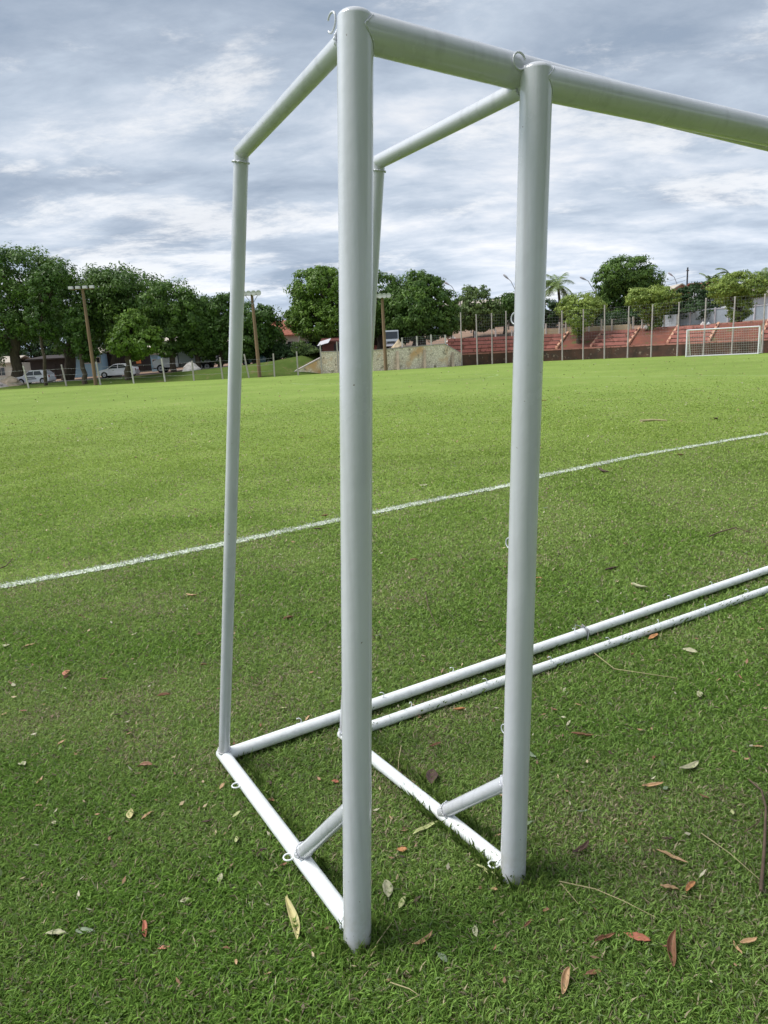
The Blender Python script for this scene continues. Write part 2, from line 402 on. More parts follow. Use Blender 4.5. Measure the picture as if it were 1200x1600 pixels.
# ------------------------------------------------------------------ ground
def sheet(name, pts_rows, mat, kind='structure'):
    mb = MB(); R = len(pts_rows); Cn = len(pts_rows[0])
    vs = [p for row in pts_rows for p in row]
    fs = [(r * Cn + c, r * Cn + c + 1, (r + 1) * Cn + c + 1, (r + 1) * Cn + c) for r in range(R - 1) for c in range(Cn - 1)]
    mb.add(vs, fs); o = mb.build(name, mat); tag(o, kind=kind); return o
sheet('ground', [[(x, y, 0) for x in (-900, -120, -40, 0, 40, 120, 900)] for y in (-300, -40, 0, 40, 80, 200, 1500)], 'worn_shaded_turf')

# ------------------------------------------------------------------ the near white line, with chalk on the blades
LINE = [G(u, v) for u, v in ((-260, 966), (-120, 941), (0, 918), (180, 885), (355, 850), (535, 812), (660, 786), (790, 760), (845, 745), (1000, 712), (1200, 678), (1330, 655), (1500, 630))]
LINE = [Vector((p.x, p.y, 0)) for p in LINE]
ldir = (LINE[-1] - LINE[-3]).normalized(); LINE.append(LINE[-1] + ldir * 30)
def strip(name, pts, w, z, mat, jitter=0.0):
    mb = MB(); Ls, Rs = [], []
    fine = []
    for a, b in zip(pts[:-1], pts[1:]):
        n = max(1, min(60, int((b - a).length / 0.08))) if jitter else max(1, int((b - a).length / 2))
        for i in range(n): fine.append(a.lerp(b, i / n))
    fine.append(pts[-1])
    for i, p in enumerate(fine):
        d = (fine[min(i + 1, len(fine) - 1)] - fine[max(i - 1, 0)]).normalized(); n = Vector((-d.y, d.x, 0))
        Ls.append(p + n * (w / 2 + random.uniform(-jitter, jitter)) + Vector((0, 0, z))); Rs.append(p - n * (w / 2 + random.uniform(-jitter, jitter)) + Vector((0, 0, z)))
    n = len(fine)
    mb.add(Ls + Rs, [(i, n + i, n + i + 1, i + 1) for i in range(n - 1)])
    o = mb.build(name, mat); tag(o, kind='structure'); return o
fl = sheet('football_field', [[p + Vector((0, 0, .004)) for p in ([LINE[0] - (LINE[2] - LINE[0]).normalized() * 60] + LINE)],
    [p + Vector((0, 0, .004)) for p in ([gx(-900, 90)] + [gx(-300 + 140 * i, 96) for i in range(len(LINE))])]], 'turf')
strip('white_line', LINE, 0.125, 0.008, 'chalk', 0.016)
# far markings: the penalty line and the arc
a, b = gx(600, 42.0), gx(1300, 31.5)
strip('field_marking', [G(470, 601), G(600, 597.5), G(797, 591.3), G(1000, 588), G(1200, 586.5), G(1290, 586)], 0.13, 0.008, 'chalk_far')
arc = [G(u, v) for u, v in ((655, 596.5), (735, 592), (762, 589.8), (776, 587.3), (778, 586), (770, 585.2), (740, 584.8), (700, 585.2), (640, 587))]
strip('field_marking', arc, 0.13, 0.012, 'chalk_far')
strip('field_marking', [G(455, 599.5), G(470, 600.5), G(500, 600.3), G(560, 599)], 0.13, 0.012, 'chalk_far')
strip('field_marking', [G(890, 568.4), G(960, 566.5)], 0.16, 0.008, 'chalk_far')
strip('field_marking', [G(560, 590), G(900, 574.5), G(1290, 556.3)], 0.12, 0.004, 'chalk_far') if False else None

# ------------------------------------------------------------------ grass
def grass(n, y0, y1, seed):
    r = np.random.default_rng(seed)
    # sample Y with density * frustum width, density ~ Y^-1.9
    m = int(n * 3.5)
    Y = y0 * (y1 / y0) ** r.random(m)
    wgt = np.where(Y < 2.2, 1.0, (Y / 2.2) ** -1.9) * (1.25 * Y + 1.6) * Y
    wgt = wgt * np.clip((30 - Y) / 20, 0, 1)
    Y = Y[r.random(m) < wgt / wgt.max()][:n]
    k = len(Y)
    X = (r.random(k) - 0.5) * (1.25 * Y + 1.6)
    sc = np.maximum(1.0, (Y / 2.4)) ** 0.92
    wdt = r.uniform(0.0011, 0.0021, k) * sc
    lush = fbm(X, Y, 1.3, 5)                       # lush / worn patches
    fine = fbm(X, Y, 6.0, 25)
    ln = r.uniform(0.013, 0.030, k) * (0.45 + 0.85 * lush) * np.minimum(sc, 2.0) ** 0.35
    az = r.uniform(0, 2 * np.pi, k); lean = r.uniform(0.65, 1.50, k)
    d = np.stack([np.cos(az), np.sin(az), np.zeros(k)], 1)
    up = np.array([0, 0, 1.0])
    side = np.stack([-np.sin(az + r.normal(0, .5, k)), np.cos(az + r.normal(0, .5, k)), r.normal(0, .13, k)], 1)
    base = np.stack([X, Y, np.zeros(k)], 1) + up * (r.uniform(-0.003, 0.008, k))[:, None]
    mid = base + (d * np.sin(lean * .6)[:, None] + up * np.cos(lean * .6)[:, None]) * (ln * .55)[:, None]
    tip = mid + (d * np.sin(lean * 1.15)[:, None] + up * np.cos(lean * 1.15)[:, None]) * (ln * .6)[:, None]
    tip[:, 2] = np.maximum(tip[:, 2], 0.004)
    w = wdt[:, None] * side
    V = np.stack([base - w * .8, base + w * .8, mid + w, tip, mid - w], 1).reshape(-1, 3)
    Fc = (np.arange(k) * 5)[:, None] + np.arange(5)[None]
    t = r.random(k)[:, None]; lu = np.clip((lush - .3) / .45, 0, 1)[:, None]
    g1 = np.array([0.140, 0.265, 0.045]); g2 = np.array([0.240, 0.405, 0.075]); g3 = np.array([0.33, 0.42, 0.15])
    far = np.clip((Y - 2.6) / 9.5, 0, 1)[:, None]   # fresher field turf; brightening with distance is also painted into the colour
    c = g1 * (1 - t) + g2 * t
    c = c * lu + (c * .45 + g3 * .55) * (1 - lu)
    fresh_lit = np.array([0.265, 0.375, 0.065]) * (1 - t * .5) + np.array([0.39, 0.465, 0.13]) * t * .5
    c = c * (1 - far) + fresh_lit * far
    pdry = 0.09 + 0.32 * np.clip((0.60 - lush) / .22, 0, 1) * np.clip((fine - .33) / .3, 0, 1)
    dry = r.random(k) < pdry * (1 - .70 * far[:, 0])
    dry2 = r.random(k) < .07 * (1 - .7 * far[:, 0]); c[dry2] = c[dry2] * .35 + np.array([0.22, 0.25, 0.16]) * .65
    c[dry] = np.array([0.46, 0.40, 0.26]) * r.uniform(.5, 1.05, dry.sum())[:, None]
    c *= r.uniform(.80, 1.32, k)[:, None] * (.86 + .28 * fbm(X, Y, .28, 61))[:, None]
    # chalk where the line runs
    ch = np.zeros(k, bool)
    for a, b in zip(LINE[:-1], LINE[1:]):
        e = np.array([b.x - a.x, b.y - a.y]); L2 = e @ e
        q = np.stack([X - a.x, Y - a.y], 1); tt = np.clip(q @ e / L2, 0, 1)
        dist = np.hypot(*(q - tt[:, None] * e).T); ch |= dist < 0.070 + r.normal(0, .018, k)
    ch &= r.random(k) < .88
    c[ch] = np.array([0.66, 0.70, 0.62]) * r.uniform(.65, 1.1, ch.sum())[:, None]
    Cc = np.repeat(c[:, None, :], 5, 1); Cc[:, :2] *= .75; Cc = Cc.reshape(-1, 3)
    return V, Fc, Cc
def tufts(spots, seed):
    r = np.random.default_rng(seed); X, Yy = [], []
    for (a, b, w, n) in spots:
        t = r.random(n); X.append(a.x + (b.x - a.x) * t + r.normal(0, w, n)); Yy.append(a.y + (b.y - a.y) * t + r.normal(0, w, n))
    X = np.concatenate(X); Yy = np.concatenate(Yy); k = len(X)
    ln = r.uniform(.03, .062, k); az = r.uniform(0, 2 * np.pi, k); lean = r.uniform(.1, .8, k)
    d = np.stack([np.cos(az), np.sin(az), np.zeros(k)], 1); up = np.array([0, 0, 1.0]); side = np.stack([-np.sin(az), np.cos(az), np.zeros(k)], 1)
    base = np.stack([X, Yy, np.zeros(k)], 1); mid = base + (d * np.sin(lean * .5)[:, None] + up * np.cos(lean * .5)[:, None]) * (ln * .55)[:, None]
    tip = mid + (d * np.sin(lean * 1.4)[:, None] + up * np.cos(lean * 1.4)[:, None]) * (ln * .6)[:, None]
    w = side * r.uniform(.0012, .0020, k)[:, None]
    V = np.stack([base - w, base + w, mid + w, tip, mid - w], 1).reshape(-1, 3)
    t = r.random(k)[:, None]; c = np.array([.12, .21, .04]) * (1 - t) + np.array([.23, .33, .08]) * t
    return V, (np.arange(k) * 5)[:, None] + np.arange(5)[None], np.repeat(c[:, None, :], 5, 1).reshape(-1, 3)
Vs, Fs, Cs = [], [], []; off = 0
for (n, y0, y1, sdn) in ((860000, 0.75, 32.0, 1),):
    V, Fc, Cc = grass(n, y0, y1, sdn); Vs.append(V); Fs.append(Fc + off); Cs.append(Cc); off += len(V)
_A, _B, _R, _S = G(558, 1474), G(801, 1374), G(350, 1180), G(538, 1149)
_AE, _BE = G(1200, 890), G(1200, 921)
_d = Vector((.02, -.02, 0))
_wd = Vector((math.sin(math.radians(59.4)), math.cos(math.radians(59.4)), 0)); _dd = Vector((-_wd.y, _wd.x, 0))
V, Fc, Cc = tufts([(_A, _A, .05, 150), (_B, _B, .05, 170), (_B - _wd * .034, _B.lerp(_S, .50) - _wd * .032, .007, 260), (_S + _wd * .05, _B + _wd * .05, .012, 260), (_R + _wd * .05, _A + _wd * .05, .012, 260), (_S - _dd * .038, _BE - _dd * .045, .008, 1500), (_R - _dd * .05, _AE - _dd * .055, .010, 1100)], 5)
Vs.append(V); Fs.append(Fc + off); Cs.append(Cc); off += len(V)
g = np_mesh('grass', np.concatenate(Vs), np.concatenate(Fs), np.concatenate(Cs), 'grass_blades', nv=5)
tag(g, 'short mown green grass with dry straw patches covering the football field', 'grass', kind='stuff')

# ------------------------------------------------------------------ the two nested goals
WDIR = Vector((math.sin(math.radians(59.4)), math.cos(math.radians(59.4)), 0))
DDIR = Vector((-WDIR.y, WDIR.x, 0))
GL = 5.0
def closest(u, v, base, dy=0.0):
    r = ray(u, v); hb = (base.x * r.x + base.y * r.y) / (r.x ** 2 + r.y ** 2)
    p = Vector((0, 0, H)) + r * hb
    return p + r / math.hypot(r.x, r.y) * dy
def onplane(u, v, P, n):
    r = ray(u, v); o = Vector((0, 0, H)); return o + r * ((P - o).dot(n) / r.dot(n))
def goal(label, P0, P1, R0, R1, wr, brace_px, hooks, cross_w, rb=.0245):
    root = empty('portable_goal', P0, label, 'goal', 'portable white goals standing one inside the other')
    O = P0
    rp, ra = 0.0375, 0.0215
    up = (P1 - P0).normalized()
    def place(mb, name, mat='white_paint'): return mb.build(name, mat, root, O)
    ends = ((Vector((0, 0, 0)), Vector((0, 0, 0))), (WDIR * GL, cross_w * GL))
    for gi, (so, st) in enumerate(ends):
        p0, p1, r0, r1 = P0 + so, P1 + st, R0 + wr * GL * (gi), R1 + st
        if gi: p0 = P0 + WDIR * GL
        top = p1 + (p1 - p0).normalized() * rp
        mb = MB(); mb.tube([p0 + Vector((0, 0, -.012)), top], rp, 40, dome=True)
        post = place(mb, 'post')
        mb = MB(); mb.tube([p1 + DDIR * 0.0, r1], ra, 24)
        mb.weld(p1 + (r1 - p1).normalized() * (rp + .006), r1 - p1, ra + .002)
        place(mb, 'top_arm')
        # rear upright
        dd = (r0 - r1).normalized()
        mb = MB(); mb.tube([r1 - dd * .010, r0], ra, 24, dome=False)
        mb.weld(r1 + dd * (ra + .004), dd, ra + .001); mb.weld(r0 - dd * (rb + .003), dd, ra + .002)
        place(mb, 'rear_upright')
        # side ground bar
        e0 = p0 + Vector((0, 0, R0.z)); ext = (r0 - e0).normalized() * rb
        mb = MB(); mb.tube([e0, r0 + ext], rb, 24); mb.weld(e0 + ext.normalized() * (rp + .004), ext, rb + .001)
        sb = place(mb, 'ground_bar', 'bar_paint')
        # brace
        tb = 0.36; q = e0.lerp(r0, brace_px[0]); z = brace_px[1]; hp = p0 + (p1 - p0) * (z / (p1 - p0).z)
        q = q + Vector((0, 0, rb * .4))
        mb = MB(); mb.tube([q, hp], ra * 1.02, 24)
        bd = (hp - q).normalized()
        mb.weld(q + bd * (ra + .016), bd, ra + .003); mb.weld(hp - bd * (rp + .012), bd, ra + .001)
        place(mb, 'brace')
        # net hooks on this side
        back = (r0 - e0).normalized()
        for t in hooks['post']:
            c = p0 + (p1 - p0) * t + back * (rp + .012)
            mb = MB(); mb.ring(c, back, up, 0.0145, 0.0019, -2.2, 2.2, 12); place(mb, 'net_hook')
        for t in hooks['bar']:
            sdv = Vector((-back.y, back.x, 0)) * (1 if gi == 0 else -1)
            c = e0.lerp(r0, t) + sdv * (rb + .010) + Vector((0, 0, .006))
            mb = MB(); mb.ring(c, sdv, back, 0.0155, 0.0028, 0, 2 * math.pi, 16); place(mb, 'net_hook', 'bar_paint')
        for t in hooks['rear_up']:
            c = r1.lerp(r0, t) + back * (ra + .008)
            mb = MB(); mb.ring(c, back, up, 0.012, 0.002, -2, 2, 10); place(mb, 'net_hook')
    mb = MB(); mb.tube([P1, P1 + cross_w * GL], rp, 40)
    for sg in (1,) :
        cd = cross_w; pu = up; side = cd.cross(pu).normalized(); pts = []
        for i in range(61):
            a = math.radians(140) + math.radians(260) * i / 60; pts.append(P1 + side * (rp * math.cos(a)) * 1.01 + pu * (rp * math.sin(a)) * 1.01 + cd * (rp * abs(math.sin(a)) * 1.0 + .0015))
        mb.tube(pts, [.0014 * random.uniform(.6, 1.8) for _ in pts], 6)
    place(mb, 'crossbar')
    mb = MB(); mb.tube([R0, R0 + wr * GL], rb, 24); place(mb, 'rear_bar', 'bar_paint')
    for t in np.arange(0.33, GL - .1, 0.40):
        c = R0 + wr * float(t) + Vector((0, 0, rb + .010)) + DDIR * random.uniform(-.006, .01)
        mb = MB(); a = random.uniform(-.5, .5)
        mb.ring(c, (wr * math.cos(a) + DDIR * math.sin(a)), Vector((0, 0, 1)), 0.0125, 0.0019, -2.3, 2.2, 12); place(mb, 'net_hook', 'bar_paint')
    for t in hooks['cross']:
        c = P1 + cross_w * t + DDIR * -(rp + .004) + Vector((0, 0, .004))
        mb = MB(); mb.ring(c, cross_w, Vector((0, 0, 1)), 0.018, 0.0026, 0.3, 5.9, 16); place(mb, 'net_hook')
    return root
PA0, PB0 = G(558, 1474), G(801, 1374)
RA0, RB0 = G(350, 1180, .04), G(538, 1149, .03)
PA1 = closest(555, 47, PA0, 0.0); PB1 = closest(838, 127, PB0, 0.0)
nA = (PA1 - PA0).cross(RA0 - PA0).normalized(); nB = (PB1 - PB0).cross(RB0 - PB0).normalized()
RA1 = onplane(377, 238, PA0, nA); RB1 = onplane(591, 253, PB0, nB)
def wdir_to(P, u, v):          # direction from P in the vertical plane of WDIR that hits the pixel
    n = WDIR.cross(Vector((0, 0, 1))); q = onplane(u, v, P, n); return (q - P).normalized()
wrA = (G(1200, 890, .04) - RA0).normalized(); wrB = (G(1200, 921, .03) - RB0).normalized()
goal('rear portable white goal with its near post closest to the camera', PA0, PA1, RA0, RA1, wrA, (0.33, 0.43),
     dict(post=(1.004, 0.21, .45, .7), bar=(0.345, 0.78), rear_up=(.06, .58), cross=(0.405,)), wdir_to(PA1, 1200, 214))
goal('front portable white goal nested to the right, with grass growing over its ground bar', PB0, PB1, RB0, RB1, wrB, (0.34, 0.34),
     dict(post=(.48, .755, .22), bar=(0.05, 0.8), rear_up=(.08, .5), cross=()), wdir_to(PB1, 1200, 206), .0215)
gA = bpy.data.objects['portable_goal']
u_ = (RA1 - PA1).normalized(); ctr = onplane(518, 35, PA0, nA); mb = MB(); mb.ring(ctr, u_, Vector((0, 0, 1)), .0185, .0026, .6, 5.7, 16); mb.build('net_hook', 'white_paint', gA, PA0)
# wire twisted round the rear bar of the first goal
c = RA0 + wrA * ((G(913, 985, .05) - RA0).length)
wr = empty('wire_tie', c, 'scrap of grey wire twisted around the rear ground bar of the goals', 'wire')
mb = MB()
for k in range(3):
    mb.ring(c + wrA * (k * .008 - .008), DDIR, Vector((0, 0, 1)), .0275, .0022, 0, 6.28, 16, 5)
mb.tube([c + Vector((0, 0, .027)), c + Vector((-.02, -.02, .055)), c + Vector((.01, -.05, .03)), c + Vector((0, -.06, -.02))], .0022, 5)
mb.tube([c + Vector((0, 0, .027)), c + Vector((-.05, .0, .045)), c + Vector((-.06, -.03, .02))], .0022, 5)
mb.build('wire_loop', 'galvanised', wr, c)

# ------------------------------------------------------------------ fallen leaves and twigs
LC = dict(yellow=(.46, .41, .19), ygreen=(.36, .38, .17), red=(.34, .12, .07), orange=(.40, .19, .08), brown=(.20, .10, .055), dark=(.07, .04, .03),
          tan=(.42, .27, .15), pale=(.37, .36, .23), pink=(.50, .22, .14), grey=(.15, .19, .12), green=(.12, .22, .06))
def leaf_mesh(L, wd, curl, roll_, seed):
    r = random.Random(seed); n = 9; vs = []; 
    for i in range(n):
        t = i / (n - 1); w = wd * max(.02, math.sin(math.pi * min(1, t * .96 + .03)) ** .8)
        bend = (t - .5); z = curl * L * bend * bend * 1.6 + r.uniform(-.002, .002)
        x = (t - .5) * L; yo = curl * L * .25 * math.sin(t * 3.1 + seed)
        for j in (-1, -.5, 0, .5, 1):
            vs.append((x, yo + w * j * math.cos(roll_ * abs(j)), z + w * abs(j) * math.sin(roll_) + r.uniform(-.0008, .0008)))
    fs = [(i * 5 + j, (i + 1) * 5 + j, (i + 1) * 5 + j + 1, i * 5 + j + 1) for i in range(n - 1) for j in range(4)]
    # stalk
    b = len(vs); vs += [(-L * .5, -.001, 0), (-L * .5, .001, 0), (-L * .62, .001, .003), (-L * .62, -.001, .003)]; fs.append((b, b + 1, b + 2, b + 3))
    return np.array(vs), np.array(fs)
def leaf_obj(name, P, L, wd, az, col, curl, roll_, seed, tilt=0.15):
    V, Fq = leaf_mesh(L, wd, curl, roll_, seed)
    r = np.random.default_rng(seed); c = np.array(col)[None] * (0.8 + .4 * r.random((len(V), 1)))
    idx = np.arange(len(V)); mid = (idx % 5 == 2); c[mid] *= 1.2
    spots = r.random(len(V)) < .12; c[spots] *= .78
    o = np_mesh(name, V, Fq, np.clip(c, 0, 1), 'dry_leaf')
    for p in o.data.polygons: p.use_smooth = True
    sm = o.modifiers.new('thickness', 'SOLIDIFY'); sm.thickness = 0.0006
    o.location = P; o.rotation_euler = (r.uniform(-tilt, tilt), r.uniform(-tilt, tilt), az)
    return o
def span(u, v, lpx, ang):      # ground length and azimuth of a stroke drawn at image angle
    a = math.radians(ang); du, dv = math.cos(a) * lpx / 2, math.sin(a) * lpx / 2
    p, q = G(u - du, v - dv, .02), G(u + du, v + dv, .02); d = q - p
    return d.length, math.atan2(d.y, d.x)
LEAVES = [
 (455, 1440, 66, 80, 'yellow', .30, .7, .22, 'long curled yellow leaf lying left of the nearest goal post'),
 (762, 1366, 44, 28, 'ygreen', .35, .8, .26, 'yellow-green curved leaf touching the foot of the second post'),
 (665, 1295, 46, -28, 'ygreen', .15, .7, .22, 'yellow-green leaf against the joint of brace and ground bar'),
 (660, 1470, 40, -42, 'tan', .4, .9, .28, 'olive tan curled leaf between the two goal posts'),
 (629, 1328, 17, 0, 'orange', .2, .4, .8, 'small round orange-brown leaf right of the nearest post'),
 (998, 1465, 44, 20, 'red', .1, .3, .40, 'bright red-orange leaf in the lower right grass'),
 (1052, 1488, 52, -75, 'brown', .4, 1.0, .38, 'upright curled brown leaf below the red-orange leaf'),
 (1050, 1342, 58, 22, 'tan', .3, .8, .20, 'long torn tan leaf lying in the right foreground'),
 (1079, 1386, 24, -60, 'orange', .2, .8, .35, 'small folded orange leaf below the long torn tan leaf'),
 (907, 1327, 32, -48, 'dark', .4, .8, .3, 'dark brown curled leaf right of the second post'),
 (1170, 1472, 30, -15, 'tan', .3, .9, .45, 'tan folded leaf near the bottom right edge'),
 (1153, 1483, 26, 65, 'tan', .3, .9, .25, 'narrow tan leaf beside the folded one at the bottom right'),
 (884, 1535, 44, -65, 'tan', .3, .9, .38, 'crumpled golden tan leaf at the bottom right of centre'),
 (928, 1521, 30, -15, 'brown', .2, .6, .35, 'reddish brown leaf beside the crumpled golden one'),
 (945, 1470, 36, -40, 'brown', .5, 1.0, .3, 'shrivelled brown leaf left of the red-orange leaf'),
 (1020, 1228, 34, -12, 'tan', .3, .9, .3, 'tan-brown curled leaf in the right middle grass'),
 (1076, 1199, 36, -32, 'pale', .3, .7, .3, 'pale greenish curled leaf in the right middle grass'),
 (911, 1149, 42, 2, 'brown', .15, .9, .25, 'flat long brown leaf right of the second post at half height'),
 (675, 1216, 30, -75, 'dark', .2, .6, .5, 'dark brown upright leaf above the ground bar of the second goal'),
 (204, 1272, 18, -80, 'yellow', .1, .3, .45, 'small bright yellow leaf alone in the left grass'),
 (257, 1481, 18, -10, 'pink', .1, .4, .5, 'small pinkish leaf in the lower left grass'),
 (227, 1453, 24, 75, 'red', .3, .8, .35, 'small narrow red leaf above the pinkish leaf'),
 (525, 1221, 14, 0, 'red', .1, .3, .6, 'tiny red leaf just left of the nearest post'),
 (1000, 918, 28, 30, 'pale', .3, .7, .3, 'pale tan leaf beyond the rear bars'),
 (842, 903, 14, 0, 'orange', .1, .3, .45, 'small yellow-orange leaf just right of the second post'),
 (104, 1053, 15, -50, 'pink', .2, .6, .5, 'small pinkish leaf in the left grass below the white line'),
 (46, 1009, 22, -15, 'tan', .2, .6, .4, 'pink-tan leaf near the left edge'),
 (62, 1220, 14, -40, 'tan', .2, .6, .4, 'small tan leaf at the left edge half way down'),
 (718, 1109, 20, -10, 'orange', .3, .9, .5, 'orange-brown curled leaf below the lower rear bar'),
 (300, 931, 20, 10, 'tan', .3, .8, .3, 'brown leaf just below the white line left of centre'),
 (1021, 996, 20, -25, 'orange', .2, .6, .4, 'orange leaf in front of the lower rear bar'),
 (290, 1407, 20, -15, 'pale', .1, .3, .55, 'pale green oval leaf in the left foreground'),
 (692, 1497, 22, 40, 'grey', .1, .3, .5, 'grey-green leaf below the olive tan leaf'),
 (1093, 1086, 14, 70, 'pale', .2, .5, .4, 'small pale leaf in the right grass below the rear bars'),
 (849, 626, 12, 0, 'orange', .1, .3, .5, 'orange leaf far out on the field right of the second post'),
 (471, 684, 9, 0, 'red', .1, .3, .6, 'red leaf far out on the field between the posts'),
 (497, 827, 16, 0, 'dark', .3, .8, .4, 'dark leaf on the lower edge of the white line'),
 (508, 806, 14, 0, 'brown', .3, .8, .4, 'brown leaf on the upper edge of the white line'),
 (956, 890, 24, -8, 'dark', .3, .8, .35, 'dark brown leaf in the middle right of the field'),
 (1118, 655, 10, 10, 'dark', .3, .8, .4, 'dark curled leaf far out at the right of the field'),
 (1063, 711, 14, 0, 'brown', .3, .8, .4, 'brown leaf just below the white line at the right'),
 (943, 737, 22, 8, 'dark', .4, .8, .35, 'dark leaf lying across the lower edge of the white line right of the posts'),
 (1190, 983, 12, 10, 'tan', .3, .8, .4, 'tan leaf beside the lower rear bar at the right edge'),
]
for i, (u, v, lp, an, c, cu, ro, asp, lab) in enumerate(LEAVES):
    L, az = span(u, v, lp, an); L = min(L, .30) * .92
    o = leaf_obj('fallen_leaf', G(u, v, .015), L, L * asp * .5, az, LC[c], cu * .95, ro, 100 + i)
    tag(o, lab, 'leaf', 'fallen leaves on the grass')
protos = []
for k in range(14):
    c = LC[['brown', 'tan', 'pale', 'brown', 'dark', 'tan', 'tan', 'ygreen', 'grey', 'brown', 'pale', 'brown', 'dark', 'grey'][k]]
    L = random.uniform(.035, .085); o = leaf_obj('fallen_leaf', (0, 0, 0), L, L * random.uniform(.14, .27), 0, c, random.uniform(.05, .3), random.uniform(.1, .9), 300 + k, .3)
    protos.append(o)
rr = random.Random(21); cnt = 0
for i in range(235):
    Y = 1.5 * (36 / 1.5) ** (rr.random() ** .9)
    X = (rr.random() - .5) * (1.12 * Y + .5)
    pr = protos[i % 14]
    o = pr if i < 14 else pr.copy()
    if i >= 14: COL.objects.link(o)
    s = rr.uniform(.35, .85) * (1 + min(Y, 30) / 20)
    o.location = (X, Y, .017); o.rotation_euler = (rr.uniform(-.3, .3), rr.uniform(-.3, .3), rr.uniform(0, 6.28)); o.scale = (s, s, s)
    tag(o, 'small dry leaf among many scattered in the grass', 'leaf', 'small scattered leaves on the field')
def litter(n, seed):
    r = np.random.default_rng(seed)
    Y = 1.4 * (60 / 1.4) ** (r.random(n) ** .62); X = (r.random(n) - .5) * (1.2 * Y + 1)
    s = r.uniform(.003, .008, n) * (1 + Y / 7.0) ** .9
    az = r.uniform(0, 6.28, n); u = np.stack([np.cos(az), np.sin(az), r.normal(0, .35, n)], 1); w = np.stack([-np.sin(az), np.cos(az), r.normal(0, .35, n)], 1)
    P = np.stack([X, Y, r.uniform(.014, .024, n)], 1)
    V = np.stack([P - u * s[:, None] * 1.5, P - w * s[:, None] * .6, P + u * s[:, None] * 1.5 + [0, 0, .003], P + w * s[:, None] * .6], 1).reshape(-1, 3)
    pal = np.array([(.09, .06, .04), (.20, .12, .07), (.42, .33, .20), (.40, .37, .26), (.10, .14, .05), (.30, .17, .10)])
    c = pal[r.integers(0, 6, n)] * r.uniform(.7, 1.2, (n, 1))
    o = np_mesh('litter', V, (np.arange(n) * 4)[:, None] + np.arange(4)[None], np.repeat(c, 4, 0), 'dry_leaf')
    tag(o, 'tiny crumbs of dry leaf and petals sprinkled all over the field', 'leaf litter', kind='stuff')
litter(3800, 3)
def twig(pts, r, mat, lab, z=.02):
    P = [G(u, v, z + (0.012 if 0 < i < len(pts) - 1 else 0)) for i, (u, v) in enumerate(pts)]
    mb = MB(); mb.tube(P, [r * (1 - .5 * i / (len(P) - 1)) for i in range(len(P))], 6)
    o = mb.build('twig', mat, None, P[0]); tag(o, lab, 'twig', 'twigs and straws on the grass')
    return o
twig([(1189, 1392), (1194, 1330), (1197, 1262), (1190, 1235), (1170, 1218)], .0055, 'twig', 'brown bent twig at the right edge of the foreground')
twig([(1163, 1300), (1185, 1285), (1192, 1268)], .002, 'twig', 'short side twig next to the brown bent one')
twig([(874, 1377), (930, 1389), (975, 1408), (1024, 1433)], .0018, 'straw', 'long straight pale straw in the right foreground')
twig([(876, 1380), (904, 1413)], .0014, 'straw', 'short pale straw starting at the long one')
twig([(1096, 1302), (1140, 1333), (1188, 1375)], .0018, 'straw', 'curved brown straw running to the bent twig')
twig([(665, 925), (668, 945), (676, 965), (684, 981)], .003, 'twig', 'thin grey twig between the posts beyond the rear bars')
twig([(627, 1165), (623, 1185), (622, 1205)], .002, 'straw', 'thin upright straw near the ground bar of the second goal')
twig([(1108, 838), (1125, 831), (1150, 824), (1172, 832)], .006, 'twig', 'dark curved twig on the field at the right')
twig([(582, 1490), (590, 1472), (612, 1442)], .002, 'straw', 'pale straw leaning beside the foot of the nearest post')
twig([(0, 888), (10, 884), (20, 872)], .006, 'twig', 'small brown twig above the white line at the left edge')
twig([(915, 1010), (960, 1045), (1060, 1060)], .0025, 'straw', 'faint long straw below the lower rear bar')
twig([(1230-620, 1535), (640, 1545), (655, 1555), (635, 1565)], .0018, 'straw', 'bent straw below the nearest post')
twig([(1000, 658), (1020, 656), (1042, 657)], .03, 'straw', 'low heap of dry palm straw far out on the right of the field')

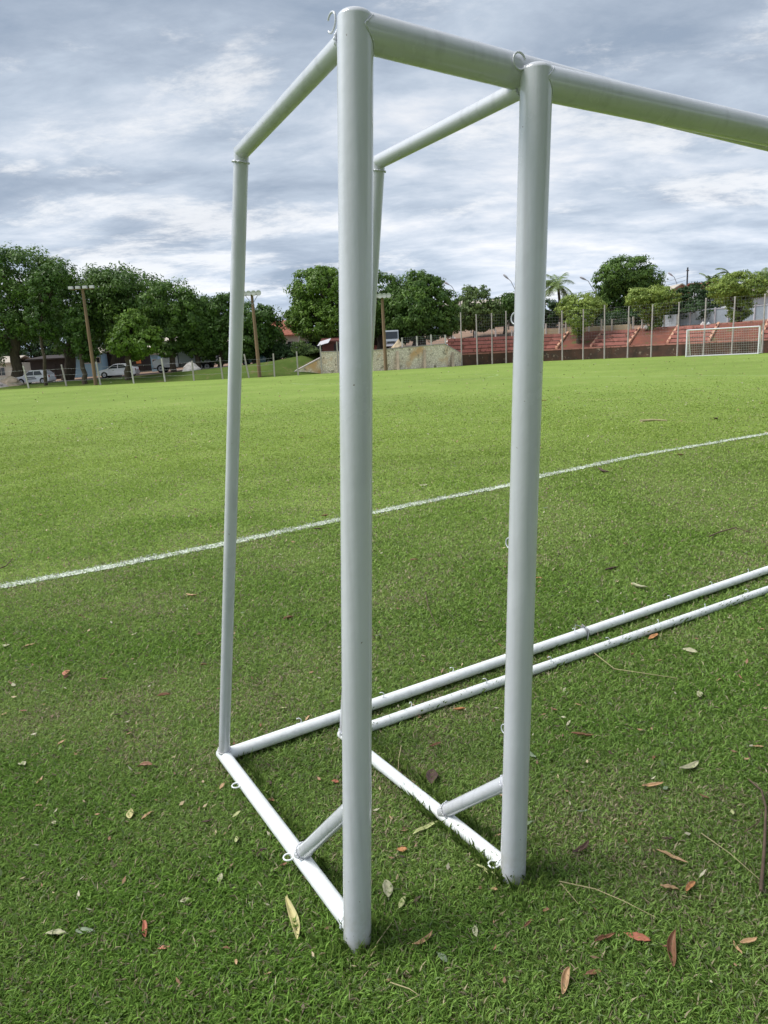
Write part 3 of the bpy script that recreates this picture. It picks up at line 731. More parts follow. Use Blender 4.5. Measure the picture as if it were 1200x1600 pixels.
# ------------------------------------------------------------------ foliage
def leaf_cloud(blobs, n, size, seed, c1, c2, clump=.30, dens_top=0.0, c3=None):
    """blobs: (centre, (rx,ry,rz)); returns quads scattered in leafy clumps over each lobe of the crown"""
    r = np.random.default_rng(seed)
    areas = np.array([b[1][0] * b[1][2] for b in blobs]); areas = areas / areas.sum()
    P, D, T = [], [], []
    for (c, rad), a in zip(blobs, areas):
        c = np.array(c); rad = np.array(rad); m = max(60, int(n * a * 1.9))
        K = max(14, int(5.5 / clump ** 2))
        d = r.normal(size=(K, 3)); d /= np.linalg.norm(d, axis=1)[:, None]
        rr_ = r.uniform(.70, .98, K)
        cc = d * rr_[:, None]
        cs = r.uniform(.7, 1.3, K) * clump
        tint = r.random(K)
        k = r.integers(0, K, m)
        o = r.normal(size=(m, 3)); o /= np.linalg.norm(o, axis=1)[:, None]
        o *= (r.random(m) ** .45)[:, None] * cs[k][:, None]
        o[:, 2] = o[:, 2] * .75
        p = cc[k] + o
        P.append(c + p * rad); dd = o / cs[k][:, None] + d[k] * .5; D.append(dd); T.append(np.clip(tint[k] * .6 + r.random(m) * .4, 0, 1))
    P = np.concatenate(P); D = np.concatenate(D); T = np.concatenate(T); m = len(P)
    D /= np.linalg.norm(D, axis=1)[:, None] + 1e-6
    nrm = D + r.normal(0, .42, (m, 3)) + np.array([0, 0, .25]); nrm /= np.linalg.norm(nrm, axis=1)[:, None]
    a = r.normal(size=(m, 3)); a[:, 2] -= .5; u = a - nrm * (a * nrm).sum(1)[:, None]; u /= np.linalg.norm(u, axis=1)[:, None]
    w = np.cross(nrm, u)
    L = (size * .9 * r.uniform(.6, 1.35, m))[:, None]
    V = np.stack([P - u * L * .6, P + w * L * .28 - nrm * L * .08, P + u * L * .6 - nrm * L * .12, P - w * L * .28 - nrm * L * .08], 1).reshape(-1, 3)
    Fq = (np.arange(m) * 4)[:, None] + np.arange(4)[None]
    c = np.array(c1)[None] * (1 - T[:, None]) + np.array(c2)[None] * T[:, None]
    if c3 is not None:
        f = r.random(m) < .10; c[f] = np.array(c3)
    c = c * r.uniform(.7, 1.3, m)[:, None]
    return V, Fq, np.repeat(c, 4, 0)
GREENS = dict(mango=((.045, .10, .022), (.15, .25, .045)), bright=((.07, .14, .02), (.18, .29, .04)), mid=((.04, .09, .018), (.105, .19, .035)),
              yellow=((.12, .19, .035), (.36, .44, .10)), dusty=((.07, .12, .035), (.17, .24, .07)), dark=((.022, .05, .016), (.055, .11, .03)))
def limb(mb, p, q, r0, r1, bow=.1, n=5, seed=0):
    r = random.Random(seed); L = (q - p).length
    pts = [p.lerp(q, i / n) + (Vector((r.uniform(-1, 1), r.uniform(-1, 1), r.uniform(-.4, .4))) * L * bow * (0 if i in (0, n) else 1) * .35) for i in range(n + 1)]
    mb.tube(pts, [r0 + (r1 - r0) * i / n for i in range(n + 1)], 8)
SEED = [500]
def tree(label, Y, base, blobs, n, tone, trunk_r=.22, zbase=0.0, size=.30, name='broadleaf_tree', cat='tree', group=None, clump=.30, depth=1.0, fork=.35):
    """base: (px, py) of trunk foot; blobs: (px, py, rx px, ry px[, dY])"""
    SEED[0] += 7; sdn = SEED[0]; rr = random.Random(sdn)
    B = W(base[0], base[1], Y); B = Vector((B.x, B.y, zbase))
    k = Y / F
    bl = []
    for i, b in enumerate(blobs):
        dy = b[4] if len(b) > 4 else rr.uniform(-1.2, 1.2)
        c = W(b[0], b[1], Y + dy)
        bl.append(((c.x - B.x, c.y - B.y, c.z - B.z), (b[2] * k * 1.07, b[2] * k * depth * .95, b[3] * k * 1.06)))
    root = empty(name, B, label, cat, group)
    V, Fq, Cc = leaf_cloud(bl, n, size, sdn, *GREENS[tone], clump=clump)
    np_mesh('crown', V, Fq, Cc, 'foliage', root)
    mb = MB(); cx = sum(b[0][0] for b in bl) / len(bl); cy = sum(b[0][1] for b in bl) / len(bl)
    lowz = min(b[0][2] - b[1][2] for b in bl); hiz = max(b[0][2] for b in bl)
    fz = max(.6, lowz + (hiz - lowz) * fork); fp = Vector((cx * .35, cy * .35, fz))
    limb(mb, Vector((0, 0, -.15)), fp, trunk_r * 1.25, trunk_r * .8, .12, 6, sdn)
    for i, b in enumerate(bl):
        c = Vector(b[0]); t = c + Vector((0, 0, b[1][2] * .2))
        limb(mb, fp - Vector((0, 0, .1)), t, trunk_r * .6, trunk_r * .12, .25, 6, sdn + i)
        for j in range(3):
            d = Vector((rr.uniform(-1, 1) * b[1][0], rr.uniform(-1, 1) * b[1][1], rr.uniform(-.5, .8) * b[1][2])) * .75
            limb(mb, fp.lerp(t, .5), c + d, trunk_r * .28, trunk_r * .05, .2, 4, sdn + i * 9 + j)
    mb.build('trunk', 'bark', root)
    return root

# far left trees (crown outlines read from the photograph at their own distances)
FLG = 'trees along the street at the left of the field'
tree('large dark mango tree at the far left edge above the white hatchback', 80, (27, 602), [(-30, 445, 60, 52), (25, 436, 55, 46), (70, 446, 42, 40), (5, 500, 55, 42), (60, 500, 42, 36), (-40, 530, 50, 45), (95, 425, 22, 20)], 17000, 'mango', .55, .3, group=FLG)
tree('slender tree with a thin bare trunk in front of the left mango', 76, (72, 605), [(68, 455, 22, 30), (85, 430, 20, 18), (60, 500, 18, 22), (80, 515, 14, 16)], 3800, 'mid', .17, .0, group=FLG, fork=.25)
tree('dark mango tree behind the first lamp pole', 84, (105, 597), [(140, 470, 48, 44), (105, 480, 40, 42), (165, 455, 40, 32), (120, 520, 44, 34), (165, 515, 36, 34)], 14000, 'mango', .6, .5, group=FLG)
tree('low small tree just left of the first lamp pole', 75, (134, 600), [(124, 525, 20, 24), (136, 548, 16, 16), (118, 502, 16, 18)], 3200, 'mid', .24, .0, group=FLG)
tree('tall rounded mango tree right of the first lamp pole', 84, (182, 590), [(198, 462, 52, 38), (165, 470, 40, 42), (228, 478, 40, 34), (200, 510, 48, 34)], 13500, 'mango', .5, .7, group=FLG)
tree('bright yellow-green young tree over the white saloon car', 75, (200, 595), [(205, 515, 26, 24), (225, 535, 22, 18), (190, 535, 20, 20), (205, 500, 18, 14), (238, 525, 14, 14), (215, 553, 14, 10)], 5000, 'bright', .30, .0, group=FLG, size=.34)
tree('rounded dark tree in front of the white lorry', 79, (271, 587), [(270, 480, 42, 38), (245, 465, 28, 24), (292, 490, 26, 32), (270, 520, 34, 30), (262, 546, 22, 12)], 10500, 'mango', .30, .3, group=FLG)
tree('dark tree right of the lorry cab with a short trunk', 80, (309, 580), [(318, 495, 30, 30), (300, 510, 26, 34), (330, 520, 26, 28), (312, 540, 26, 22)], 8000, 'mango', .28, .7, group=FLG)
tree('loose green tree behind the left rear upright', 80, (345, 578), [(345, 490, 24, 28), (360, 480, 20, 22), (340, 525, 28, 28), (362, 530, 24, 28), (343, 550, 20, 16)], 7500, 'mid', .25, .8, group=FLG)
tree('loose green tree beside the second lamp pole above the teal car', 80, (398, 572), [(398, 500, 26, 28), (415, 510, 24, 26), (395, 530, 28, 26), (420, 535, 22, 24), (385, 545, 20, 18)], 8500, 'mid', .28, 1.1, group=FLG)
BG_ = 'dark trees standing behind the street buildings'
tree('dark background tree behind the brown shed', 108, (60, 590), [(20, 520, 60, 34), (80, 525, 50, 34), (50, 550, 60, 22)], 6500, 'dark', .4, .6, group=BG_, size=.42)
tree('dark background tree behind the blue building', 110, (170, 588), [(150, 515, 50, 30), (215, 515, 50, 34), (185, 540, 60, 20)], 6500, 'dark', .4, .8, group=BG_, size=.42)
tree('dark background tree behind the lorry', 112, (315, 580), [(280, 515, 45, 34), (335, 520, 45, 34), (385, 530, 36, 26), (310, 545, 55, 16)], 7000, 'dark', .4, 1.2, group=BG_, size=.42)
# the round mango by the stone wall and the pair to its right
tree('large round mango tree by the left end of the stone wall', 84, (516, 548), [(492, 455, 38, 32), (515, 450, 32, 30), (478, 490, 32, 26), (505, 505, 40, 28), (468, 500, 22, 20), (530, 495, 30, 34), (500, 430, 24, 12), (515, 522, 30, 14)], 17000, 'bright', .75, 2.0, size=.33, clump=.24, group='large mango trees behind the stone wall')
tree('dark mango tree behind the third lamp pole', 88, (598, 545), [(595, 460, 34, 30), (585, 490, 30, 30), (605, 500, 30, 28), (612, 470, 20, 24)], 9000, 'mango', .6, 2.2, clump=.26, group='large mango trees behind the stone wall')
tree('largest dark mango tree spreading above the right half of the stone wall', 86, (655, 545), [(650, 462, 36, 34), (640, 490, 40, 34), (685, 480, 30, 28), (690, 505, 28, 22), (655, 510, 42, 24), (625, 505, 26, 30), (672, 450, 22, 18), (625, 525, 18, 14)], 18000, 'mango', .7, 2.3, size=.33, clump=.25, group='large mango trees behind the stone wall')
# behind the stands
RG = 'trees behind the red stands'
tree('open crowned tree left of the second post above the stands', 96, (742, 518), [(742, 470, 24, 22), (735, 490, 22, 16), (765, 485, 18, 16), (728, 505, 16, 12), (750, 505, 22, 13)], 4200, 'dusty', .22, 2.6, group=RG, size=.36)
tree('darker tree touching the second post above the stands', 98, (788, 515), [(785, 482, 22, 18), (800, 475, 18, 16), (775, 495, 18, 14), (815, 490, 22, 18)], 4800, 'mid', .25, 2.6, group=RG, size=.34)
tree('small shady tree between the second post and the palm', 104, (862, 510), [(858, 488, 22, 18), (880, 490, 18, 18), (850, 500, 20, 14)], 4200, 'dark', .3, 3.0, group=RG, size=.36)
tree('tall round dark tree rising highest above the stands', 100, (968, 512), [(978, 425, 36, 24), (955, 440, 26, 26), (1005, 440, 28, 24), (960, 468, 28, 26), (985, 460, 34, 28), (950, 490, 26, 18), (1015, 455, 20, 18), (1000, 485, 30, 20)], 15500, 'mango', .5, 3.0, clump=.25, group=RG, size=.33)
tree('trimmed yellow-green tree growing on the first sloped bank', 82.5, (905, 538), [(908, 475, 30, 16), (890, 480, 20, 16), (925, 480, 20, 14), (905, 497, 20, 14), (903, 512, 10, 12)], 6200, 'yellow', .24, 1.6, group=RG, size=.24)
tree('trimmed yellow-green tree growing on the second sloped bank', 80, (1018, 532), [(1020, 460, 30, 14), (998, 465, 20, 14), (1042, 468, 18, 14), (1018, 480, 24, 16), (1022, 500, 14, 16), (1020, 515, 9, 8)], 6200, 'yellow', .22, 1.9, group=RG, size=.24)
tree('dark bushy tree with pale blossoms left of the grey gate', 88, (1085, 510), [(1085, 462, 26, 18), (1070, 478, 22, 18), (1105, 475, 22, 20), (1090, 486, 26, 14), (1050, 480, 16, 20)], 6800, 'dark', .3, 3.0, group=RG, size=.28)
tree('trimmed yellow-topped tree growing on the third sloped bank at the right', 76, (1155, 515), [(1150, 443, 30, 16), (1130, 450, 20, 16), (1178, 448, 22, 16), (1153, 465, 30, 14), (1155, 482, 18, 18), (1152, 500, 9, 10)], 7400, 'yellow', .25, 2.4, group=RG, size=.24)
tree('dark green tree partly cut by the right edge behind the yellow-topped one', 100, (1205, 500), [(1200, 455, 24, 22), (1225, 470, 30, 30)], 3500, 'mid', .3, 3.0, group=RG)
tree('low dark hedge tree at the foot of the tallest round tree', 97, (930, 512), [(925, 496, 24, 14), (960, 500, 26, 12), (1000, 498, 26, 14), (1030, 495, 20, 16)], 5000, 'dark', .15, 3.0, group=RG)
# garden bushes by the white house
tree('grey-green garden shrub in front of the white house', 79, (440, 568), [(440, 550, 18, 12), (425, 552, 12, 10), (452, 556, 12, 8)], 1900, 'dark', .10, 1.4, size=.24, name='garden_shrub', cat='shrub')
tree('light green garden shrub right of the grey-green one', 79, (474, 566), [(470, 545, 14, 13), (485, 552, 14, 10), (462, 553, 10, 8)], 1900, 'dusty', .10, 1.7, size=.24, name='garden_shrub', cat='shrub')
# unseen boughs added behind the photographer to darken crossbar and post tops
def blocker_tree(label, P, blobs, n, tone, tr, size=.34):
    root = empty('shade_blocker', P, label, 'tree', 'unseen trees added behind the photographer to darken the goals')
    V, Fq, Cc = leaf_cloud(blobs, n, size, int(abs(P[0] * 10 + P[1])) + 77, *GREENS[tone], clump=.33)
    np_mesh('crown', V, Fq, Cc, 'foliage', root)
    mb = MB(); fp = Vector((0, 0, 2.6)); limb(mb, Vector((0, 0, -.1)), fp, tr * 1.2, tr, .1)
    for i, b in enumerate(blobs): limb(mb, fp, Vector(b[0]), tr * .6, .05, .2, 5, i)
    mb.build('trunk', 'bark', root)
blocker_tree('unseen low tree added straight behind the photographer to darken the goals', (2.6, -3.4, 0), [((-.2, 1.3, 3.9), (2.4, 1.6, 1.25)), ((2.0, 1.5, 4.0), (2.2, 1.6, 1.3)), ((.6, .2, 5.2), (2.8, 1.7, 1.6)), ((1.2, -.8, 6.6), (3.0, 1.8, 1.6))], 10000, 'dark', .30)
blocker_tree('unseen low tree added behind the photographer to the right to darken the goals', (8.0, -2.4, 0), [((-1.2, 1.6, 3.9), (2.3, 1.9, 1.3)), ((1.0, 1.8, 4.0), (2.2, 1.8, 1.3)), ((0, .2, 5.2), (2.8, 1.8, 1.6)), ((0, -.8, 6.6), (3.0, 1.8, 1.6))], 10000, 'dark', .30)

# bare tree and palms
def bare_tree(label, Y, base, top, zb):
    B = W(*base, Y); B = Vector((B.x, B.y, zb)); T = W(*top, Y) - B
    root = empty('bare_tree', B, label, 'tree'); mb = MB(); r = random.Random(3)
    def grow(p, d, L, rad, lv):
        q = p + d * L; mb.tube([p, p.lerp(q, .5) + Vector((r.uniform(-.1, .1) * L, 0, 0)), q], [rad, rad * .8, rad * .6], 5)
        if lv:
            for k in range(3):
                nd = (d + Vector((r.uniform(-.7, .7), r.uniform(-.7, .7), r.uniform(-.2, .5)))).normalized()
                grow(p.lerp(q, r.uniform(.55, 1)), nd, L * r.uniform(.6, .85), rad * .6, lv - 1)
    grow(Vector((0, 0, 0)), T.normalized(), T.length * .38, .11, 5)
    mb.build('branches', 'bark', root)
    V, Fq, Cc = leaf_cloud([((T.x * .8, 0, T.z * .8), (1.9, 1.9, 2.0))], 260, .2, 9, *GREENS['dusty']); np_mesh('sparse_leaves', V, Fq, Cc, 'foliage', root)
bare_tree('thin almost leafless tree above the red tiled roof', 105, (437, 545), (437, 484), 1.5)
def palm(label, Y, base, top, fl, n, zb, droop=.9, tone='dusty'):
    B = W(*base, Y); B = Vector((B.x, B.y, zb)); T = W(*top, Y) - B
    root = empty('palm_tree', B, label, 'palm tree', 'palms behind the stands')
    mb = MB(); mb.tube([Vector((0, 0, 0)), T * .5 + Vector((.15, 0, 0)), T], [.26, .2, .16], 8); mb.build('trunk', 'bark', root)
    r = np.random.default_rng(int(base[0])); Vs, Cs = [], []
    for k in range(n):
        az = r.uniform(0, 2 * np.pi); el = r.uniform(-.1, 1.25); L = fl * r.uniform(.8, 1.15)
        p = np.array(T); d = np.array([np.cos(az) * np.cos(el), np.sin(az) * np.cos(el), np.sin(el)]); prev = p.copy()
        tint = r.uniform(.75, 1.3)
        for i in range(16):
            d = d + np.array([0, 0, -droop / 9]); d /= np.linalg.norm(d); q = prev + d * L / 16
            s = np.cross(d, [0, 0, 1]); s /= np.linalg.norm(s) + 1e-6
            ll = fl * .30 * math.sin(math.pi * min(.98, (i + 2) / 18)) + .1
            for sg in (-1, 1):
                for h in (0, .5):
                    a = prev + (q - prev) * h
                    e = a + (s * sg * .75 + d * .5 + np.array([0, 0, -.45]) * r.uniform(.5, 1.3)) * ll
                    wv = d * .045
                    Vs.append([a - wv, a + wv, e + wv * .3, e - wv * .3]); Cs += [np.array(GREENS[tone][1]) * tint * r.uniform(.7, 1.2)] * 4
            prev = q
    V = np.array(Vs).reshape(-1, 3); np_mesh('fronds', V, np.arange(len(V)).reshape(-1, 4), np.array(Cs), 'foliage', root)
palm('tall coconut palm just right of the second post', 98, (876, 512), (872, 446), 3.1, 20, 3.0)
palm('small fan of palm fronds above the dark bushy tree', 105, (1112, 505), (1110, 441), 1.9, 14, 3.0)
palm('palm rising behind the yellow-topped tree', 110, (1141, 505), (1141, 428), 2.2, 16, 3.0)
palm('palm at the right edge of the skyline', 108, (1196, 500), (1196, 430), 2.3, 16, 3.0)

# ------------------------------------------------------------------ far edge of the field: bank, street, land
EDGE = [(-140, 73, .2), (-50, 74, .25), (45, 75, .35), (130, 74, .5), (209, 73, .65), (303, 72, .95), (389, 72, 1.25), (429, 72, 1.5), (470, 73.5, 1.9), (503, 75, 2.2)]
EW = [(503, 75, 2.2), (545, 75, 2.15), (584, 75, 2.1), (640, 76, 2.25), (696, 77.5, 2.4)]
ES = [(696, 77.5, 2.45), (722, 79.5, 2.6), (746, 80.5, 2.8), (792, 82, 2.9), (850, 82, 3.0), (911, 80.5, 3.0), (981, 77.5, 3.0), (1058, 74, 3.0), (1143, 70, 3.0), (1200, 68, 3.0), (1290, 64, 3.0), (1420, 60, 3.0)]
def rad_off(P, d): v = Vector((P.x, P.y, 0)).normalized(); return Vector((P.x, P.y, 0)) + v * d
def st_off(P, d, u):
    t = min(1.0, max(0.0, (u - 722) / 158.0)); az = math.radians(6 + 32 * t)
    return Vector((P.x + math.sin(az) * d, P.y + math.cos(az) * d, 0))
def rows(E, prof):       # prof(z) -> list of (radial offset, z)
    cols = []
    for (u, Y, z) in E:
        P = gx(u, Y); cols.append([(st_off(P, d, u) if (E is ES or (E is not EDGE and u > 715)) else rad_off(P, d)) + Vector((0, 0, zz)) for d, zz in prof(z)])
    return [[c[i] for c in cols] for i in range(len(cols[0]))]
sheet('grass_bank', rows(EDGE, lambda z: [(0, .006), (.8, z * .25), (2.4, z * .75), (3.6, z), (4.2, z + .02)]), 'bank_turf')
sheet('street', rows(EDGE + EW[1:], lambda z: [(4.1 if z < 2.05 else .45, z), (6, z + .02), (13, z + .05), (16, z + .1)]), 'street')
sheet('street', rows(ES, lambda z: [(4.4, z), (8, z + .05), (14, z + .1), (17, z + .15)]), 'dirt')
sheet('land', rows(EDGE + EW[1:] + ES[1:], lambda z: [(12.5, z + .06), (20, z + .1 + (.9 if z > 2.22 else .1)), (32, z + .4 + (1.6 if z > 2.22 else .1)), (60, z + 1.0 + (2.2 if z > 2.22 else 0)), (700, z + 8)]), 'dirt')

# stone wall
wall = empty('stone_wall', gx(584, 75), 'long rubble stone retaining wall with stains and orange patches', 'wall')
ow = wall.location
mb = MB()
for (a, b) in zip(EW[:-1], EW[1:]): mb.slab(gx(a[0], a[1]), gx(b[0], b[1]), .4, -.1, a[2] - .05, -.1, b[2] - .05)
# low sloping end at the left and at the right
mb.slab(gx(455, 73.6), gx(503, 75), .35, -.1, .15, -.1, 1.55)
mb.slab(gx(696, 77.5), gx(722, 79.5), .4, -.1, 2.35, -.1, 1.25)
mb.build('wall', 'rubble_stone', wall, ow)
mb = MB()
for (a, b) in zip(EW[:-1], EW[1:]): 
    o = rad_off(gx(a[0], a[1]), -.05); q = rad_off(gx(b[0], b[1]), -.05); mb.slab(o, q, .5, a[2] - .05, a[2] + .05, b[2] - .05, b[2] + .05)
mb.slab(rad_off(gx(696, 77.5), -.05), rad_off(gx(722, 79.5), -.05), .5, 2.35, 2.46, 1.25, 1.36)
mb.slab(rad_off(gx(455, 73.6), -.04), rad_off(gx(503, 75), -.04), .45, .15, .24, 1.55, 1.66)
mb.build('coping', 'concrete', wall, ow)
for u, Y in ((536, 75), (622, 75.6), (664, 76.6), (708, 78.2)):
    P = gx(u, Y); d = Vector((P.x, P.y, 0)).normalized(); s = Vector((d.y, -d.x, 0)); h = 1.9 if u < 700 else 1.5
    mb = MB(); A = P - d * 0.7
    q = [A - s * .14, A + s * .14, P + s * .14, P - s * .14]; t = [x + Vector((0, 0, h)) for x in (q[3], q[2])]
    q = [x - Vector((0, 0, .05)) for x in q]
    mb.add(q + t, [(0, 1, 5, 4), (1, 2, 5), (0, 4, 3), (0, 3, 2, 1), (2, 3, 4, 5)]); mb.build('buttress', 'pale_stone', wall, ow)
# fence of white posts and mesh on the wall
def mesh_panel(mb, A, B, z0, z1, step=.18, r=.006):
    L = (B - A).length; n = max(2, int(L / step)); m = max(2, int((z1 - z0) / step))
    for i in range(n + 1): p = A.lerp(B, i / n); mb.tube([p + Vector((0, 0, z0)), p + Vector((0, 0, z1))], r, 3, False)
    for j in range(m + 1): z = z0 + (z1 - z0) * j / m; mb.tube([A + Vector((0, 0, z)), B + Vector((0, 0, z))], r, 3, False)
def fence(label, cols, hgt, mat, group=None, r=.075, mesh=True, name='mesh_fence', step=.2):
    pts = [(rad_off(gx(u, Y), off), z) for u, Y, off, z in cols]
    O = pts[0][0] + Vector((0, 0, pts[0][1])); root = empty(name, O, label, 'fence', group)
    for i, (p, z) in enumerate(pts):
        mb = MB(); mb.box(p.x - r, p.x + r, p.y - r, p.y + r, z - .1, z + hgt * (1 + .05 * ((i * 7) % 3 - 1))); mb.build('post', mat, root, O)
    if mesh:
        for (p, z), (q, z2) in zip(pts[:-1], pts[1:]):
            mb = MB(); mesh_panel(mb, p + Vector((0, 0, (z))), q + Vector((0, 0, (z2))), .08, hgt * .93, step); mb.build('wire_mesh', 'galvanised', root, O)
    return root
fence('short white posts with wire mesh on top of the stone wall', [(630, 76, .2, 2.3), (653, 76.4, .2, 2.34), (675, 77, .2, 2.38), (697, 77.6, .2, 2.4)], 1.0, 'old_white')
fence('leaning pale posts along the street behind the left end of the stands', [(709, 82.5, 1, 2.3), (743, 84, 3.5, 2.75), (775, 86, 3, 2.8), (800, 87, 3, 2.8)], 1.1, 'old_white', mesh=False)
fence('tall pale posts across the street behind the stands', [(737, 100, 0, 4.0), (756, 100, 0, 4.0), (773, 100, 0, 4.2), (795, 100, 0, 4.2)], 2.0, 'old_white', r=.11)
fence('pale posts and mesh above the beige parapet right of the second post', [(853, 82, 5, 3.1), (874, 81.5, 5, 3.1), (884, 81.3, 5, 3.1), (900, 81, 5, 3.1), (920, 80, 5, 3.1), (939, 79, 5, 3.1), (955, 78.7, 5, 3.1), (982, 77.5, 4.8, 3.1), (988, 77.3, 5, 3.1)], 1.25, 'old_white')
fence('pale posts and mesh left of the grey gate', [(1002, 76.5, 5, 3.05), (1036, 75.2, 5, 3.05), (1056, 74.2, 5, 3.05)], 1.15, 'old_white')

# ------------------------------------------------------------------ red stands
stand = empty('red_grandstand', gx(911, 80.5), 'long low terrace of faded red concrete steps behind the far goal', 'stands')
os_ = stand.location
def colP(u):
    for (a, b) in zip(ES[:-1], ES[1:]):
        if a[0] <= u <= b[0]:
            t = (u - a[0]) / (b[0] - a[0]); A, B = gx(a[0], a[1]), gx(b[0], b[1]); return A.lerp(B, t)
    return gx(u, ES[-1][1])
FW = 1.15
def stand_us(u0, u1): 
    xs = [u0] + [e[0] for e in ES if u0 < e[0] < u1] + [u1]; return xs
def band(mb, us, d0, d1, z0, z1):     # box-like strip following the edge
    for a, b in zip(us[:-1], us[1:]):
        A, B = colP(a), colP(b)
        v = [st_off(A, d0, a), st_off(B, d0, b), st_off(B, d1, b), st_off(A, d1, a)]
        lo = [p + Vector((0, 0, z0)) for p in v]; hi = [p + Vector((0, 0, z1)) for p in v]
        mb.add(lo + hi, [(4, 5, 6, 7), (0, 1, 5, 4), (1, 2, 6, 5), (2, 3, 7, 6), (3, 0, 4, 7)])
allu = stand_us(722, 1420)
mb = MB(); band(mb, allu, 0, .5, -.1, FW); mb.build('front_wall', 'red_dark', stand, os_)
mb = MB(); band(mb, allu, -.03, .75, FW, FW + .16); mb.build('wall_ledge', 'red_paint', stand, os_)
secs = [(700, 722, 's'), (722, 866, 's'), (866, 920, 'r'), (920, 977, 's'), (977, 1040, 'r'), (1040, 1105, 's'), (1105, 1185, 'r'), (1185, 1260, 's'), (1260, 1340, 'r'), (1340, 1420, 's')]
for (u0, u1, k) in secs:
    us = stand_us(u0, u1)
    if k == 's':
        mb = MB(); n = 4
        for i in range(n):
            z1 = FW + .16 + (i + 1) * (3.0 - FW - .16) / n; band(mb, us, .75 + i * .85, 4.45, FW if i == 0 else z1 - .5, z1)
        mb.build('seating_steps', 'red_paint', stand, os_)
        mb = MB()
        for i in range(n):
            z0 = FW + .16 + i * (3.0 - FW - .16) / n; band(mb, us, .75 + i * .85 - .012, .75 + i * .85 + .2, z0 + .004, z0 + .09)
        mb.build('riser_stain', 'red_dark', stand, os_)
    else:
        mb = MB()
        for a, b in zip(us[:-1], us[1:]):
            A, B = colP(a), colP(b)
            p = [st_off(A, .75, a) + Vector((0, 0, FW + .1)), st_off(B, .75, b) + Vector((0, 0, FW + .1)), st_off(B, 4.2, b) + Vector((0, 0, 2.98)), st_off(A, 4.2, a) + Vector((0, 0, 2.98))]
            q = [Vector((v.x, v.y, .2)) for v in p]
            mb.add(p + q, [(0, 1, 2, 3), (4, 5, 1, 0), (5, 6, 2, 1), (7, 4, 0, 3), (6, 7, 3, 2)])
        mb.build('sloped_bank', 'red_earth', stand, os_)
        mb = MB(); band(mb, us, 4.15, 4.5, 2.6, 3.06); mb.build('top_edge', 'red_paint', stand, os_)
for u in [s[0] for s in secs[2:]]:
    A = colP(u); d = Vector((A.x, A.y, 0)).normalized(); s = Vector((d.y, -d.x, 0)) * .11
    lo, hi = st_off(A, .6, u), st_off(A, 4.3, u)
    v = [lo - s + Vector((0, 0, FW)), lo + s + Vector((0, 0, FW)), hi + s + Vector((0, 0, 2.8)), hi - s + Vector((0, 0, 2.8)),
         lo - s + Vector((0, 0, FW + .36)), lo + s + Vector((0, 0, FW + .36)), hi + s + Vector((0, 0, 3.22)), hi - s + Vector((0, 0, 3.22))]
    mb = MB(); mb.add(v, [(4, 5, 6, 7), (0, 1, 5, 4), (1, 2, 6, 5), (2, 3, 7, 6), (3, 0, 4, 7)]); mb.build('sloping_parapet', 'divider', stand, os_)
pw = empty('parapet_wall', gx(911, 84), 'beige parapet wall along the top of the red stands', 'wall'); mb = MB()
for (u0, Y0, u1, Y1) in ((848, 87, 911, 85.5), (911, 85.5, 985, 82.3)): mb.slab(gx(u0, Y0), gx(u1, Y1), .2, 2.9, 3.62)
mb.build('wall', 'beige_wall', pw, pw.location)

# tall net posts in front of the stands
post0 = None
for u, v, tv in ((721.5, 571, 498), (746, 569, 497), (769, 568, 497), (791, 567, 496), (879, 562.6, 486), (911, 562, 483.5), (945, 560, 480), (980.5, 558.8, 476), (1018, 557.5, 472), (1058, 556, 468), (1100, 554.5, 464), (1143, 552.5, 460), (1191, 551, 455)):
    A = rad_off(colP(u), -.6)
    if post0 is None:
        post0 = empty('net_post', A, 'tall thin concrete post in the row in front of the red stands', 'post', 'tall posts in front of the red stands')
        mb = MB(); mb.tube([(0, 0, -.1), (0, 0, 5.35)], [.08, .065], 8); mb.build('shaft', 'concrete', post0)
        mb = MB(); mb.box(-.06, .06, -.06, .06, 5.35, 5.45); mb.build('cap', 'concrete', post0)
        o = post0
    else: o = copy_tree(post0)
    o.location = A; o.rotation_euler = (random.uniform(-.01, .01), random.uniform(-.012, .012), random.uniform(0, 3)); o.scale = (1, 1, random.uniform(.97, 1.04))
# tall protective netting strung between them
for us in ((746, 1058), (1058, 1330)):
    mb = MB(); pts = [rad_off(colP(u), -.6) for u in stand_us(*us)]
    O = Vector(pts[0])
    for a, b in zip(pts[:-1], pts[1:]): mesh_panel(mb, a, b, 2.2, 5.3, .30, .004)
    o = mb.build('safety_net', 'galvanised', None, O); tag(o, 'fine wire netting strung %s' % ('from the second post to the far goal' if us[0] == 746 else 'above the far goal'), 'netting', 'safety netting in front of the stands')

